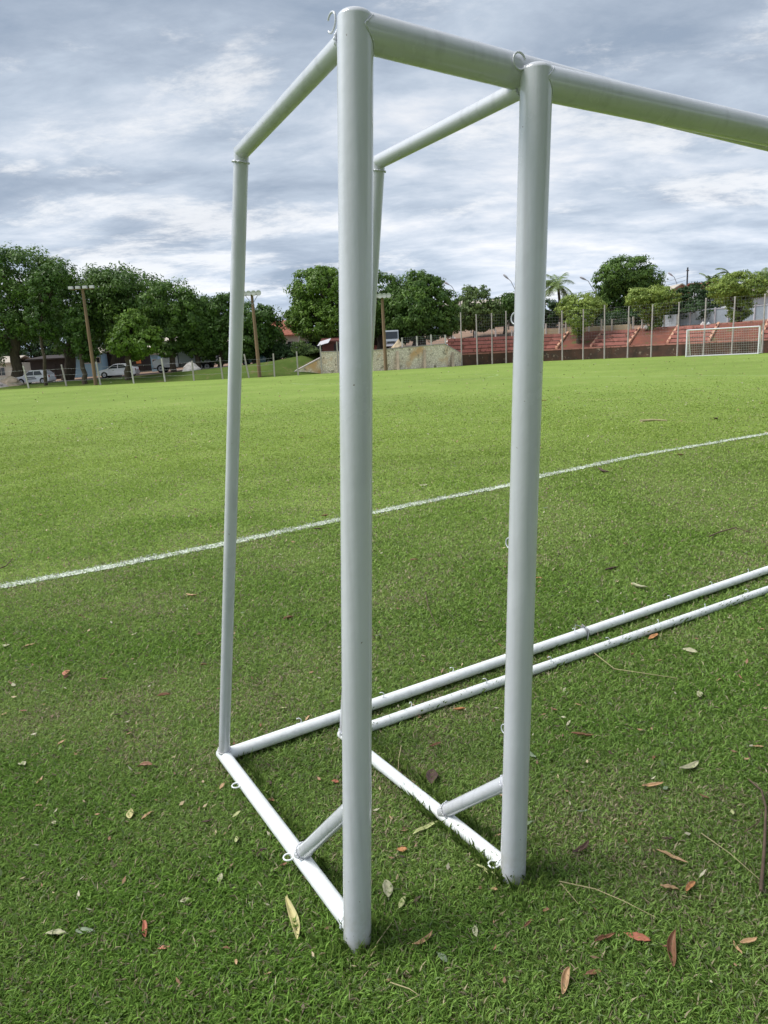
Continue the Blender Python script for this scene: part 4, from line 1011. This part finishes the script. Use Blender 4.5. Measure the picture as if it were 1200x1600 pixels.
# fence posts at the left edge
fp0 = None
for i, (u, v, h, lx, wht) in enumerate(((45, 608, 2.3, -.10, 1), (104, 604, 2.2, -.10, 0), (157, 602, 2.3, -.06, 1), (209, 600, 2.3, -.04, 1), (258, 597, 2.3, -.05, 1), (303, 595, 1.9, .0, 0), (348, 592, 2.1, -.04, 0), (389, 590, 2.3, -.12, 0), (429, 588, 2.2, .02, 0), (466, 586, 2.3, .0, 0), (503, 583, 2.9, .0, 0), (529, 580, 3.1, .0, 0), (-15, 611, 2.2, -.06, 0))):
    A = gx(u, [e for e in EDGE if e[0] <= max(u, -140)][-1][1] - .4)
    root = empty('fence_post', A, 'weathered pale painted post at the left edge of the field' if wht else 'grey unpainted concrete post at the far left edge of the field', 'post', 'painted fence posts at the field edge' if wht else 'grey fence posts at the field edge')
    if u in (503, 529): root['label'] = 'tall grey post standing against the left end of the stone wall' ; root['group'] = 'posts against the stone wall'
    mb = MB(); mb.box(-.065, .065, -.06, .06, -.1, h); 
    mb.build('shaft', 'old_white' if wht else 'concrete', root)
    mb = MB(); mb.box(-.055, .055, -.05, .05, h, h + .05); mb.build('cap', 'concrete', root)
    root.rotation_euler = (0, lx, 0)
mb = MB(); pts = [gx(u, y - .4) for u, y in ((-50, 74), (45, 74), (104, 74), (157, 74), (209, 73), (258, 73), (303, 72), (348, 72), (389, 72), (429, 72))]
for z in (.6, 1.2, 1.8):
    for a, b in zip(pts[:-1], pts[1:]): mb.tube([a + Vector((0, 0, z)), a.lerp(b, .5) + Vector((0, 0, z - .05)), b + Vector((0, 0, z))], .008, 4)
o = mb.build('fence_wire', 'galvanised', None, pts[0]); tag(o, 'slack fence wires strung between the posts at the left edge of the field', 'wire')

# ------------------------------------------------------------------ floodlight poles
def flood(label, Y, base, top, width, mat='wood_pole', brace=False, kinds='box'):
    A = W(*base, Y); A = Vector((A.x, A.y, max(0, A.z - .1))); T = W(*top, Y)
    root = empty('floodlight_pole', A, label, 'floodlight pole', 'floodlight poles'); T = T - A
    mb = MB(); mb.tube([Vector((0, 0, -.3)), T * .5, T], [.19, .165, .13], 10); mb.build('pole', mat, root)
    w = width * Y / F
    mb = MB(); mb.box(T.x - w / 2, T.x + w / 2, T.y - .2, T.y - .1, T.z - .04, T.z + .02); mb.build('crossarm', 'wood_pole', root)
    if brace:
        for s in (-1, 1): mb = MB(); mb.tube([T + Vector((s * w * .38, -.15, -.05)), T + Vector((0, -.15, -.9))], .03, 6); mb.build('arm_brace', 'galvanised', root)
    for i in range(4):
        x = T.x + (-.5 + .04 + .92 * i / 3) * w * (1 if True else 1)
        mb = MB()
        if kinds == 'box': mb.box(x - .2, x + .2, T.y - .42, T.y - .12, T.z + .02, T.z + .29)
        else: mb.tube([Vector((x, T.y + .1, T.z + .22)), Vector((x, T.y - .1, T.z + .2)), Vector((x, T.y - .38, T.z + .14))], [.08, .22, .26], 12)
        l = mb.build('floodlight', 'lamp_grey', root)
        mb = MB()
        if kinds == 'box': mb.box(x - .17, x + .17, T.y - .43, T.y - .421, T.z + .05, T.z + .26)
        else: mb.tube([Vector((x, T.y - .382, T.z + .14)), Vector((x, T.y - .39, T.z + .14))], .23, 12)
        mb.build('lens', 'lens', l)
    return root
flood('leaning brown wooden floodlight pole in front of the left trees', 73.5, (150, 602), (129, 452), 34)
flood('pale wooden floodlight pole with a braced crossarm right of the left rear upright', 72, (406, 590), (393.5, 461), 24, brace=True, kinds='round')
flood('wooden floodlight pole standing against the stone wall', 74, (603, 577), (597, 465), 21, kinds='round')

# street lamps, utility pole and wires
def street_lamp(label, Y, base, top, head, zb):
    A = W(*base, Y); A = Vector((A.x, A.y, zb)); T = W(*top, Y) - A; Hd = W(*head, Y) - A
    root = empty('street_lamp', A, label, 'street lamp', 'street lamps behind the stands')
    mb = MB(); mb.tube([Vector((0, 0, 0)), T], [.17, .12], 8); mb.build('pole', 'concrete', root)
    mb = MB(); m = T.lerp(Hd, .75) + Vector((0, 0, .15)); mb.tube([T - Vector((0, 0, .6)), m, Hd], [.05, .045, .04], 6); mb.build('arm', 'galvanised', root)
    d = (Hd - m).normalized(); mb = MB(); mb.tube([Hd - d * .1, Hd + d * .35, Hd + d * .8, Hd + d * .95], [.06, .15, .14, .03], 8); mb.build('lamp_head', 'lamp_grey', root)
street_lamp('street lamp with a long arm left of the open crowned tree', 104, (720, 535), (719, 462), (701, 444.5), 2.6)
street_lamp('street lamp whose arm shows just left of the second post', 104, (812, 520), (811, 458), (794, 435.5), 2.7)
street_lamp('street lamp with its arm between the palm and the tallest tree', 104, (934, 515), (931, 452), (915, 437), 3.0)
street_lamp('faint street lamp behind the salmon gable', 118, (1062, 505), (1061, 445), (1051, 431), 3.2)
u0 = W(1071, 505, 112); T = W(1071, 418, 112)
root = empty('utility_pole', (u0.x, u0.y, 3), 'dark utility pole standing above the salmon gable', 'utility pole')
mb = MB(); mb.tube([(0, 0, 0), (0, 0, T.z - 3)], [.16, .12], 8); mb.build('pole', 'car_dark', root)
mb = MB(); mb.box(-.2, .2, -.06, .06, T.z - 3.5, T.z - 3.38); mb.build('top_bracket', 'wood_pole', root)
def cable(pts, Y, lab):
    P = [W(u, v, Y) for u, v in pts]; mb = MB()
    for a, b in zip(P[:-1], P[1:]):
        n = 8; mb.tube([a.lerp(b, i / n) - Vector((0, 0, .5 * 4 * (i / n) * (1 - i / n))) for i in range(n + 1)], .018, 4)
    o = mb.build('overhead_cable', 'dark_text', None, P[0]); tag(o, lab, 'cable', 'overhead cables')
cable([(560, 478), (719, 463), (811, 458), (931, 452), (1071, 432)], 104.2, 'upper overhead cable strung along the street lamps')
cable([(560, 484), (719, 468), (811, 463), (931, 457), (1071, 438)], 104.4, 'lower overhead cable strung along the street lamps')

# ------------------------------------------------------------------ far goal with net
fgP = gx(1072, 68.5); fgQ = gx(1184.5, 66.2)
fd = (fgQ - fgP).normalized(); fgL = (fgQ - fgP).length; fn = Vector((-fd.y, fd.x, 0))
fn = (fn + fd * .22).normalized()
root = empty('far_goal', fgP, 'white goal with a net standing at the far end in front of the red stands', 'goal'); 
HT = 2.44; hx = Vector((0, 0, HT))
def fb(pts, r, name, mat='old_white'): mb = MB(); mb.tube(pts, r, 10); return mb.build(name, mat, root)
Z0 = Vector((0, 0, 0)); e = fd * fgL
for p in (Z0, e):
    fb([p, p + hx + Vector((0, 0, .06))], .065, 'post', 'car_white')
    fb([p + hx, p + hx + fn * .75], .035, 'top_stay', 'car_white'); fb([p + hx + fn * .75, p + fn * 1.9], .04, 'rear_stay', 'car_white')
    fb([p + Vector((0, 0, .04)), p + fn * 1.9 + Vector((0, 0, .04))], .03, 'ground_bar', 'car_white')
fb([hx, e + hx], .065, 'crossbar', 'car_white'); fb([fn * 1.9 + Vector((0, 0, .04)), e + fn * 1.9 + Vector((0, 0, .04))], .035, 'rear_bar', 'car_white')
fb([Vector((0, 0, .03)), e + Vector((0, 0, .03))], .03, 'goal_line_bar', 'car_white')
mb = MB()
def grid(A, B, C, D, nu, nv, r=.0075):
    for i in range(nu + 1): t = i / nu; mb.tube([A.lerp(B, t), D.lerp(C, t)], r, 3, False)
    for j in range(nv + 1): t = j / nv; mb.tube([A.lerp(D, t), B.lerp(C, t)], r, 3, False)
grid(fn * 1.9, e + fn * 1.9, e + hx + fn * .75, hx + fn * .75, 30, 11); grid(hx, e + hx, e + hx + fn * .75, hx + fn * .75, 30, 3)
grid(Z0, fn * 1.9, hx + fn * .75, hx, 7, 10); grid(e, e + fn * 1.9, e + hx + fn * .75, e + hx, 7, 10)
mb.build('net', 'net_cord', root)

# ------------------------------------------------------------------ vehicles
def wheel(root, x, y, r, w, rimmat='lamp_grey'):
    mb = MB(); mb.tube([(x, y - w / 2, r), (x, y + w / 2, r)], r, 20); wl_ = mb.build('wheel', 'black_rubber', root)
    sgn = -1 if y < 0 else 1
    mb = MB(); mb.tube([(x, y + sgn * (w / 2 - .02), r), (x, y + sgn * (w / 2 + .012), r)], r * .62, 16); mb.build('rim', rimmat, wl_)
    mb = MB(); mb.tube([(x, y + sgn * (w / 2 + .012), r), (x, y + sgn * (w / 2 + .02), r)], r * .18, 10); mb.build('hub', 'car_dark', wl_)
def car(label, P, rz, mat, prof, glass, axles, L=4.0, wd=1.6, name='parked_car', group='cars parked along the street', cat='car', lamp_x=None, r=.29):
    root = empty(name, P, label, cat, group, rz)
    # body: lofted side profile, narrower towards the roof
    belt = .88; n = len(prof); vs = []
    for s in (-1, 1):
        for x, z in prof:
            k = 1.0 if z <= belt else 1 - .20 * (z - belt) / .55
            vs.append((x, s * wd / 2 * k * (.985 if z < .4 else 1), z))
    for s in (-1, 1):    # softened outer edge
        for x, z in prof:
            k = .80 if z > belt else .93
            cx_, cz_ = (prof[0][0] + L * .0, z); vs.append((x * 1.006, s * wd / 2 * k * .9, z + (.025 if z > .8 else 0)))
    fs = []
    for i in range(n):
        j = (i + 1) % n
        fs += [(i, j, 2 * n + j, 2 * n + i), (n + j, n + i, 3 * n + i, 3 * n + j), (2 * n + i, 2 * n + j, 3 * n + j, 3 * n + i)]
    fs += [tuple(range(n)), tuple(reversed(range(n, 2 * n)))]
    mb = MB(); mb.add(vs, fs); mb.build('body', mat, root)
    for (poly) in glass:
        for s in (-1, 1):
            mb = MB(); vv = [(x, s * (wd / 2 * (1 - .20 * max(0, z - belt) / .55) + .012), z) for x, z in poly]
            vv += [(x, s * (wd / 2 * (1 - .20 * max(0, z - belt) / .55) - .02), z) for x, z in poly]; m = len(poly)
            mb.add(vv, [tuple(range(m)), tuple(reversed(range(m, 2 * m)))] + [(i, (i + 1) % m, (i + 1) % m + m, i + m) for i in range(m)]); mb.build('side_window', 'glass_dark', root)
    for x in axles:
        for s in (-1, 1):
            mb = MB(); mb.tube([(x, s * (wd / 2 - .10), r + .02), (x, s * (wd / 2 + .006), r + .02)], r + .055, 20); mb.build('wheel_arch', 'black_rubber', root)
            wheel(root, x, s * (wd / 2 - .08), r, .2)
    x0, x1 = min(p[0] for p in prof), max(p[0] for p in prof)
    for s in (-1, 1):
        mb = MB(); mb.box(x0 - .015, x0 + .16, s * (wd / 2 - .24) - .16, s * (wd / 2 - .24) + .16 + .0, .58, .72); mb.build('headlight', 'lens', root)
        mb = MB(); mb.box(x1 - .10, x1 + .02, s * (wd / 2 - .12) - .09, s * (wd / 2 - .12) + .09, .66, .90); mb.build('tail_light', 'red_lens', root)
        mb = MB(); mb.box(x0 + 1.22, x0 + 1.36, s * (wd / 2 + .08) - .08, s * (wd / 2 + .08) + .08, .90, 1.0); mb.build('mirror', mat, root)
        mb = MB(); mb.box(x0 + 1.75, x0 + 1.9, s * (wd / 2 + .008) - .012, s * (wd / 2 + .008) + .012, .74, .77); mb.build('door_handle', 'car_dark', root)
    mb = MB(); mb.box(x0 - .05, x0 + .12, -wd / 2 + .1, wd / 2 - .1, .25, .45); mb.build('front_bumper', mat, root)
    mb = MB(); mb.box(x1 - .12, x1 + .05, -wd / 2 + .1, wd / 2 - .1, .28, .48); mb.build('rear_bumper', mat, root)
    return root
HATCH = [(-1.95, .30), (-1.97, .60), (-1.85, .74), (-1.15, .88), (-.95, .93), (-.30, 1.38), (.1, 1.45), (1.05, 1.45), (1.45, 1.36), (1.85, .98), (1.93, .80), (1.95, .34), (1.8, .22), (-1.8, .22)]
GH = [[(-.86, .95), (-.28, 1.33), (.22, 1.37), (.22, .95)], [(.30, .95), (.30, 1.37), (1.0, 1.37), (1.22, .97)]]
SALOON = [(-2.05, .30), (-2.08, .58), (-1.95, .74), (-1.15, .90), (-.95, .94), (-.25, 1.36), (.15, 1.43), (.9, 1.42), (1.55, 1.05), (2.02, 1.0), (2.1, .80), (2.1, .34), (1.95, .22), (-1.9, .22)]
GS = [[(-.84, .96), (-.24, 1.31), (.2, 1.35), (.2, .96)], [(.28, .96), (.28, 1.35), (.85, 1.34), (1.3, 1.0)]]
P = W(57, 603.5, 80); c = car('white hatchback with two lines of dark lettering on its door, by the bare trunk', (P.x, P.y, .33), -.06, 'car_white', HATCH, GH, (-1.2, 1.22))
for z, x0 in ((.70, -.55), (.52, -.45)):
    mb = MB(); rr = random.Random(4); x = x0
    while x < x0 + .95:
        w_ = rr.uniform(.05, .09); mb.box(x, x + w_, -.818, -.806, z, z + .10); x += w_ + .025
    mb.build('door_lettering', 'dark_text', c)
P = W(186, 591, 80); car('white saloon car parked under the bright yellow-green tree', (P.x, P.y, .62), .02, 'car_white', SALOON, GS, (-1.28, 1.30))
P = W(404, 573.5, 81); car('teal blue old car parked behind the second lamp pole', (P.x, P.y, 1.22), .03, 'car_teal', SALOON, GS, (-1.28, 1.30))
P = W(444, 566.5, 84); car('silver car half hidden behind the garden shrubs', (P.x, P.y, 1.65), .0, 'car_grey', HATCH, GH, (-1.2, 1.22))
P = W(488, 561, 86); car('dark car under the round mango tree', (P.x, P.y, 2.1), .05, 'car_dark', HATCH, GH, (-1.2, 1.22))
# white lorry
P = W(290, 583, 84)
root = empty('parked_lorry', (P.x, P.y, .85), 'white lorry with a long nose and box body parked behind the rounded dark tree', 'lorry', None, .05)
cabp = [(-3.3, .55), (-3.35, 1.15), (-3.2, 1.35), (-2.2, 1.6), (-1.7, 2.35), (-1.4, 2.45), (-.5, 2.45), (-.5, .55)]
mb = MB(); mb.prism(cabp, -1.05, 1.05); mb.build('cab', 'car_white', root)
mb = MB(); mb.prism([(-2.02, 1.62), (-1.62, 2.25), (-.75, 2.25), (-.75, 1.62)], -1.07, 1.07); mb.build('side_window', 'glass_dark', root)
mb = MB(); mb.box(-3.38, -3.34, -.7, .7, .75, 1.1); mb.build('grille', 'car_dark', root)
for s in (-1, 1): mb = MB(); mb.tube([(-3.38, s * .78, 1.0), (-3.33, s * .78, 1.0)], .13, 12); mb.build('headlight', 'lens', root)
mb = MB(); mb.box(-3.5, -3.3, -1.05, 1.05, .42, .62); mb.build('bumper', 'car_grey', root)
mb = MB(); mb.box(-.35, 3.6, -1.15, 1.15, .95, 3.0); mb.build('box_body', 'house_grey', root)
mb = MB(); mb.box(-3.2, 3.5, -.5, .5, .5, .9); mb.build('chassis', 'car_dark', root)
for x in (-2.5, 1.9, 2.7):
    for s in (-1, 1): wheel(root, x, s * .92, .45, .3)
# grey van seen from the front beside the stone wall
P = W(612, 547, 83)
root = empty('parked_van', (P.x, P.y, 2.12), 'grey van seen head-on beside the third lamp pole', 'van')
prof = [(-2.3, .35), (-2.4, .9), (-2.2, 1.15), (-1.75, 1.95), (-1.5, 2.1), (2.2, 2.1), (2.3, .35)]
vb = MB(); vb.prism([(x, z) for x, z in prof], -.85, .85); bdy = vb.build('body', 'car_grey', root)
mb = MB(); mb.prism([(-2.2, 1.17), (-1.79, 1.93), (-1.77, 1.93), (-2.18, 1.17)], -.74, .74); mb.v = [(x - .02, y, z) for x, y, z in mb.v]; mb.build('windscreen', 'glass_dark', root)
for s in (-1, 1): mb = MB(); mb.tube([(-2.42, s * .62, .78), (-2.36, s * .62, .78)], .11, 10); mb.build('headlight', 'lens', root)
mb = MB(); mb.box(-2.42, -2.37, -.4, .4, .68, .88); mb.build('grille', 'car_dark', root)
mb = MB(); mb.box(-2.5, -2.3, -.85, .85, .38, .56); mb.build('bumper', 'car_white', root)
for x in (-1.6, 1.5):
    for s in (-1, 1): wheel(root, x, s * .76, .32, .2)
root.rotation_euler.z = math.radians(88)

# ------------------------------------------------------------------ buildings
def house(label, u0, u1, Y, zb, hw, depth, wall, roof, roof_h, gable='x', wins=(), doors=(), over=.4, name='house', rz=0.0, roofmode='gable'):
    A, B = gx(u0, Y), gx(u1, Y); w = (B - A).length; O = (A + B) / 2; O.z = zb
    root = empty(name, O, label, 'building'); root.rotation_euler.z = math.atan2((B - A).y, (B - A).x) + rz
    mb = MB(); mb.box(-w / 2, w / 2, 0, depth, -.3, hw)
    if roofmode == 'gable' and gable == 'y':
        mb.add([(-w / 2, .0, hw), (w / 2, .0, hw), (0, .0, hw + roof_h * .97), (-w / 2, depth, hw), (w / 2, depth, hw), (0, depth, hw + roof_h * .97)], [(0, 1, 2), (4, 3, 5)])
    mb.build('wall', wall, root)
    mb = MB(); o = over; t = .12
    if roofmode == 'flat': mb.box(-w / 2 - o, w / 2 + o, -o, depth + o, hw, hw + roof_h)
    elif roofmode == 'shed':
        mb.add([(-w / 2 - o, -o, hw - .05), (w / 2 + o, -o, hw - .05), (w / 2 + o, depth + o, hw + roof_h), (-w / 2 - o, depth + o, hw + roof_h),
                (-w / 2 - o, -o, hw + t), (w / 2 + o, -o, hw + t), (w / 2 + o, depth + o, hw + roof_h + t), (-w / 2 - o, depth + o, hw + roof_h + t)],
               [(0, 3, 2, 1), (4, 5, 6, 7), (0, 1, 5, 4), (1, 2, 6, 5), (2, 3, 7, 6), (3, 0, 4, 7)])
    elif gable == 'x':
        y = depth / 2
        mb.add([(-w / 2 - o, -o, hw - .1), (w / 2 + o, -o, hw - .1), (w / 2 + o, y, hw + roof_h), (-w / 2 - o, y, hw + roof_h), (-w / 2 - o, depth + o, hw - .1), (w / 2 + o, depth + o, hw - .1),
                (-w / 2 - o, -o, hw + .04), (w / 2 + o, -o, hw + .04), (w / 2 + o, y, hw + roof_h + t), (-w / 2 - o, y, hw + roof_h + t), (-w / 2 - o, depth + o, hw + .04), (w / 2 + o, depth + o, hw + .04)],
               [(6, 7, 8, 9), (9, 8, 11, 10), (1, 0, 3, 2), (2, 3, 4, 5), (0, 1, 7, 6), (1, 2, 8, 7), (2, 5, 11, 8), (5, 4, 10, 11), (4, 3, 9, 10), (3, 0, 6, 9)])
    else:
        mb.add([(-w / 2 - o, -o, hw - .1), (0, -o, hw + roof_h), (w / 2 + o, -o, hw - .1), (-w / 2 - o, depth + o, hw - .1), (0, depth + o, hw + roof_h), (w / 2 + o, depth + o, hw - .1),
                (-w / 2 - o, -o, hw + .06), (0, -o, hw + roof_h + t + .04), (w / 2 + o, -o, hw + .06), (-w / 2 - o, depth + o, hw + .06), (0, depth + o, hw + roof_h + t + .04), (w / 2 + o, depth + o, hw + .06)],
               [(6, 7, 10, 9), (7, 8, 11, 10), (0, 3, 4, 1), (1, 4, 5, 2), (0, 1, 7, 6), (1, 2, 8, 7), (3, 9, 10, 4), (4, 10, 11, 5), (0, 6, 9, 3), (2, 5, 11, 8)])
    mb.build('roof', roof, root)
    for (x, z, ww, hh) in wins:
        x *= w; mb = MB(); mb.box(x - ww / 2 - .07, x + ww / 2 + .07, -.05, .0, z - .07, z); mb.box(x - ww / 2 - .07, x + ww / 2 + .07, -.05, .0, z + hh, z + hh + .07)
        mb.box(x - ww / 2 - .07, x - ww / 2, -.05, 0, z, z + hh); mb.box(x + ww / 2, x + ww / 2 + .07, -.05, 0, z, z + hh); mb.box(x - .025, x + .025, -.045, -.02, z, z + hh)
        f = mb.build('window', 'old_white', root); mb = MB(); mb.box(x - ww / 2, x + ww / 2, -.02, .0, z, z + hh); mb.build('pane', 'glass_dark', f)
    for (x, ww, hh) in doors:
        x *= w; mb = MB(); mb.box(x - ww / 2, x + ww / 2, -.04, 0, 0, hh); d = mb.build('door', 'dark_wall', root)
        mb = MB(); mb.box(x + ww * .35, x + ww * .35 + .04, -.09, -.04, 1.0, 1.12); mb.build('handle', 'galvanised', d)
    return root
house('dark brown shed behind the white hatchback', 52, 116, 92, .4, 2.7, 5, 'dark_wall', 'dark_wall', .5, roofmode='shed', doors=((-.1, 2.2, 2.1),), name='shed')
house('pale blue corner building with a dark window strip under a tan roof', 117, 163, 92, .5, 3.0, 6, 'house_blue', 'roof_pale', .9, wins=((.05, 1.9, 1.4, .6), (.32, 1.9, .9, .6)), roofmode='shed')
house('dark open shop front right of the blue building', 166, 238, 94, .7, 3.0, 6, 'dark_wall', 'roof_pale', .6, doors=((-.2, 1.5, 2.2), (.25, 1.6, 2.2)), roofmode='shed', name='shop')
house('small pale blue wall house left of the lorry nose', 239, 250, 91, .8, 2.2, 4, 'house_blue', 'roof_pale', .3, roofmode='flat', over=.1, wins=((0, 1.1, .4, .5),))
house('dark low building behind the lorry and the loose green trees', 252, 375, 98, .9, 3.2, 7, 'dark_wall', 'roof_pale', 1.2, wins=((-.2, 1.2, 1.2, .9), (.2, 1.2, 1.2, .9)))
house('pale wall house at the far left edge', -60, 22, 96, .4, 2.6, 7, 'house_white', 'roof_pale', .8, wins=((.3, 1.0, 1, 1),))
house('white house with a red tiled roof between the two groups of trees', 424, 470, 92, 1.6, 3.0, 8, 'house_white', 'roof_tile', 1.9, wins=((-.2, 1.2, .9, 1.0), (.25, 1.2, .9, 1.0)))
house('long white wing of the tiled house behind the garden shrubs', 471, 533, 94, 1.8, 2.8, 7, 'house_white', 'roof_pale', .7, wins=((-.32, .9, .9, 1.1), (-.02, .9, .9, 1.1), (.3, .9, .8, 1.1)), doors=((.14, .9, 2.0),), roofmode='shed')
house('low dark red brick shed with a pale sheet roof beside the tall grey post', 506, 534, 79.5, 2.1, 1.15, 3, 'brick_red', 'brick_red', .5, roofmode='shed', over=.15, name='shed', doors=((.3, .6, .9),))
house('dark open bar with a red counter left of the grey van', 540, 603, 90, 2.1, 2.1, 5, 'dark_wall', 'roof_pale', .45, roofmode='shed', name='bar', wins=())
bar = gx(590, 89.5); mb = MB(); mb.box(-2.6, 1.1, -.4, .0, 2.1, 2.8); o = mb.build('bar_counter', 'red_paint', None); o.location = (bar.x, bar.y, 0); tag(o, 'low red counter in front of the dark open bar', 'counter')
house('shady dark building behind the trees right of the stone wall', 700, 850, 118, 5.0, 3.2, 8, 'dark_wall', 'roof_pale', 1.4, wins=((-.3, 1.1, 1.4, 1.1), (0.02, 1.1, 2.2, 1.4), (.35, 1.1, 1.4, 1.1)))
house('salmon gabled house behind the dark bushy tree', 1044, 1076, 108, 3.2, 5.3, 8, 'house_salmon', 'roof_pale', 1.0, gable='y', wins=((0, 3.4, 1, 1),))
house('grey house with a red-grey roof right of the palms', 1095, 1142, 104, 3.1, 5.2, 8, 'house_grey', 'roof_tile', 1.2, wins=((.25, 1.5, 1.1, 1.1), (-.2, 1.5, 1.1, 1.1)))
house('pale house with a dark verandah at the right edge', 1160, 1260, 96, 3.1, 3.6, 8, 'house_grey', 'roof_pale', 1.3, gable='x', wins=((-.30, 1.3, 1.2, 1.2), (-.05, 1.3, 1.0, 1.2)), doors=((-.18, .9, 2.1),))
# grey sheet-metal gate wall and low blue wall
def gate_wall(label, u0, Y0, u1, Y1, zb, h, n, mat):
    A, B = gx(u0, Y0), gx(u1, Y1); root = empty('metal_gate', (A.x, A.y, zb), label, 'gate'); d = (B - A) / n
    O = Vector((A.x, A.y, zb))
    for i in range(n):
        a, b = A + d * i, A + d * (i + 1); mb = MB(); mb.slab(a + d * .03, b - d * .03, .05, zb + .1, zb + h); mb.build('panel', mat, root, O)
        mb = MB(); mb.box(a.x - .06, a.x + .06, a.y - .12, a.y + .04, zb - .1, zb + h + .12); mb.build('gate_post', 'lamp_grey', root, O)
    for z in (.15, h - .1):
        mb = MB(); mb.slab(A - Vector((0, .06, 0)), B - Vector((0, .06, 0)), .04, zb + z, zb + z + .07); mb.build('rail', 'lamp_grey', root, O)
gate_wall('long blue-grey metal gate wall behind the far goal', 1057, 88, 1240, 80, 3.05, 1.95, 9, 'metal_gate')
bw = empty('blue_wall', gx(1035, 84), 'faded blue painted wall left of the metal gate', 'wall'); mb = MB(); mb.slab(gx(1032, 88), gx(1057, 87), .2, 2.9, 4.6); mb.build('wall', 'house_grey', bw, bw.location)
# small things by the street
def rock(label, P, s, mat, seed, name='rubble_pile'):
    r = random.Random(seed); mb = MB(); n = 8; vs = [];
    for i in range(5):
        for k in range(n):
            a = 2 * math.pi * k / n; rad = (1 - (i / 4.2) ** 1.6) * r.uniform(.75, 1.15)
            vs.append((math.cos(a) * rad * s[0], math.sin(a) * rad * s[1], i / 4 * s[2] * r.uniform(.9, 1.1)))
    fs = [(i * n + k, i * n + (k + 1) % n, (i + 1) * n + (k + 1) % n, (i + 1) * n + k) for i in range(4) for k in range(n)] + [tuple(4 * n + k for k in range(n))]
    mb.add(vs, fs); o = mb.build(name, mat); o.location = P; tag(o, label, 'rubble')
P = W(18, 606, 78); rock('pile of tan rubble at the far left edge of the field', (P.x, P.y, .2), (1.7, 1, 1.1), 'pale_stone', 1)
P = W(-4, 606, 77); rock('grey rubble heap touching the left edge of the picture', (P.x, P.y, .1), (1.2, 1, .8), 'concrete', 2)
P = W(300, 583, 76.5); rock('white covered heap beside the lorry', (P.x, P.y, .85), (1.1, .8, 1.0), 'old_white', 3)
P = W(623, 547, 79); rock('pale sandy heap behind the stone wall', (P.x, P.y, 2.1), (.8, .7, 1.0), 'beige_wall', 4)
P = W(707, 530, 92); rock('pale bundle lying on the street above the stone wall', (P.x, P.y, 2.8), (.8, .6, .7), 'old_white', 5)
P = W(479, 562, 80); rock('low sandy mound on the bank by the dark car', (P.x, P.y, 1.85), (.8, .7, .45), 'beige_wall', 6)
P = W(1098, 508, 76); rock('white rounded boulder on top of the stands behind the far goal', (P.x, P.y, 3.0), (.3, .3, .35), 'old_white', 7, 'boulder')
P = W(1107, 508, 76); rock('bluish rounded boulder next to the white one', (P.x, P.y, 3.0), (.25, .25, .28), 'house_grey', 8, 'boulder')
P = W(1009, 516, 80); rock('white rounded boulder at the foot of the second trimmed tree', (P.x, P.y, 3.0), (.3, .3, .4), 'old_white', 9, 'boulder')
P = W(174, 600, 74.5); rock('small grey stone on the bank below the white saloon', (P.x, P.y, .0), (.22, .2, .25), 'concrete', 10, 'boulder')
P = W(217, 568, 93.5)
o = empty('shop_sign', (P.x, P.y, 2.3), 'small orange sign hanging on the dark shop front', 'sign'); mb = MB(); mb.box(-.3, .3, -.03, .03, -.25, .25); mb.build('board', 'orange_sign', o)
mb = MB(); mb.box(-.02, .02, -.02, .02, .25, .8); mb.build('hanger', 'galvanised', o)
P = W(498, 552, 78.6)
o = empty('roof_sheet', (P.x + .6, P.y, 3.0), 'loose pale metal sheet leaning on the brick shed', 'sheet'); mb = MB(); mb.add([(-.5, -.2, -.15), (.3, -.2, .1), (.8, .5, .6), (-.4, .5, .3), (-.7, -.2, -.12), (.5, -.2, .13), (.8, .5, .63), (-.4, .5, .33)], [(4, 5, 6, 7), (3, 2, 1, 0), (0, 1, 5, 4), (1, 2, 6, 5), (2, 3, 7, 6), (3, 0, 4, 7)]); mb.build('sheet', 'lamp_grey', o)
print('objects', len(bpy.data.objects))
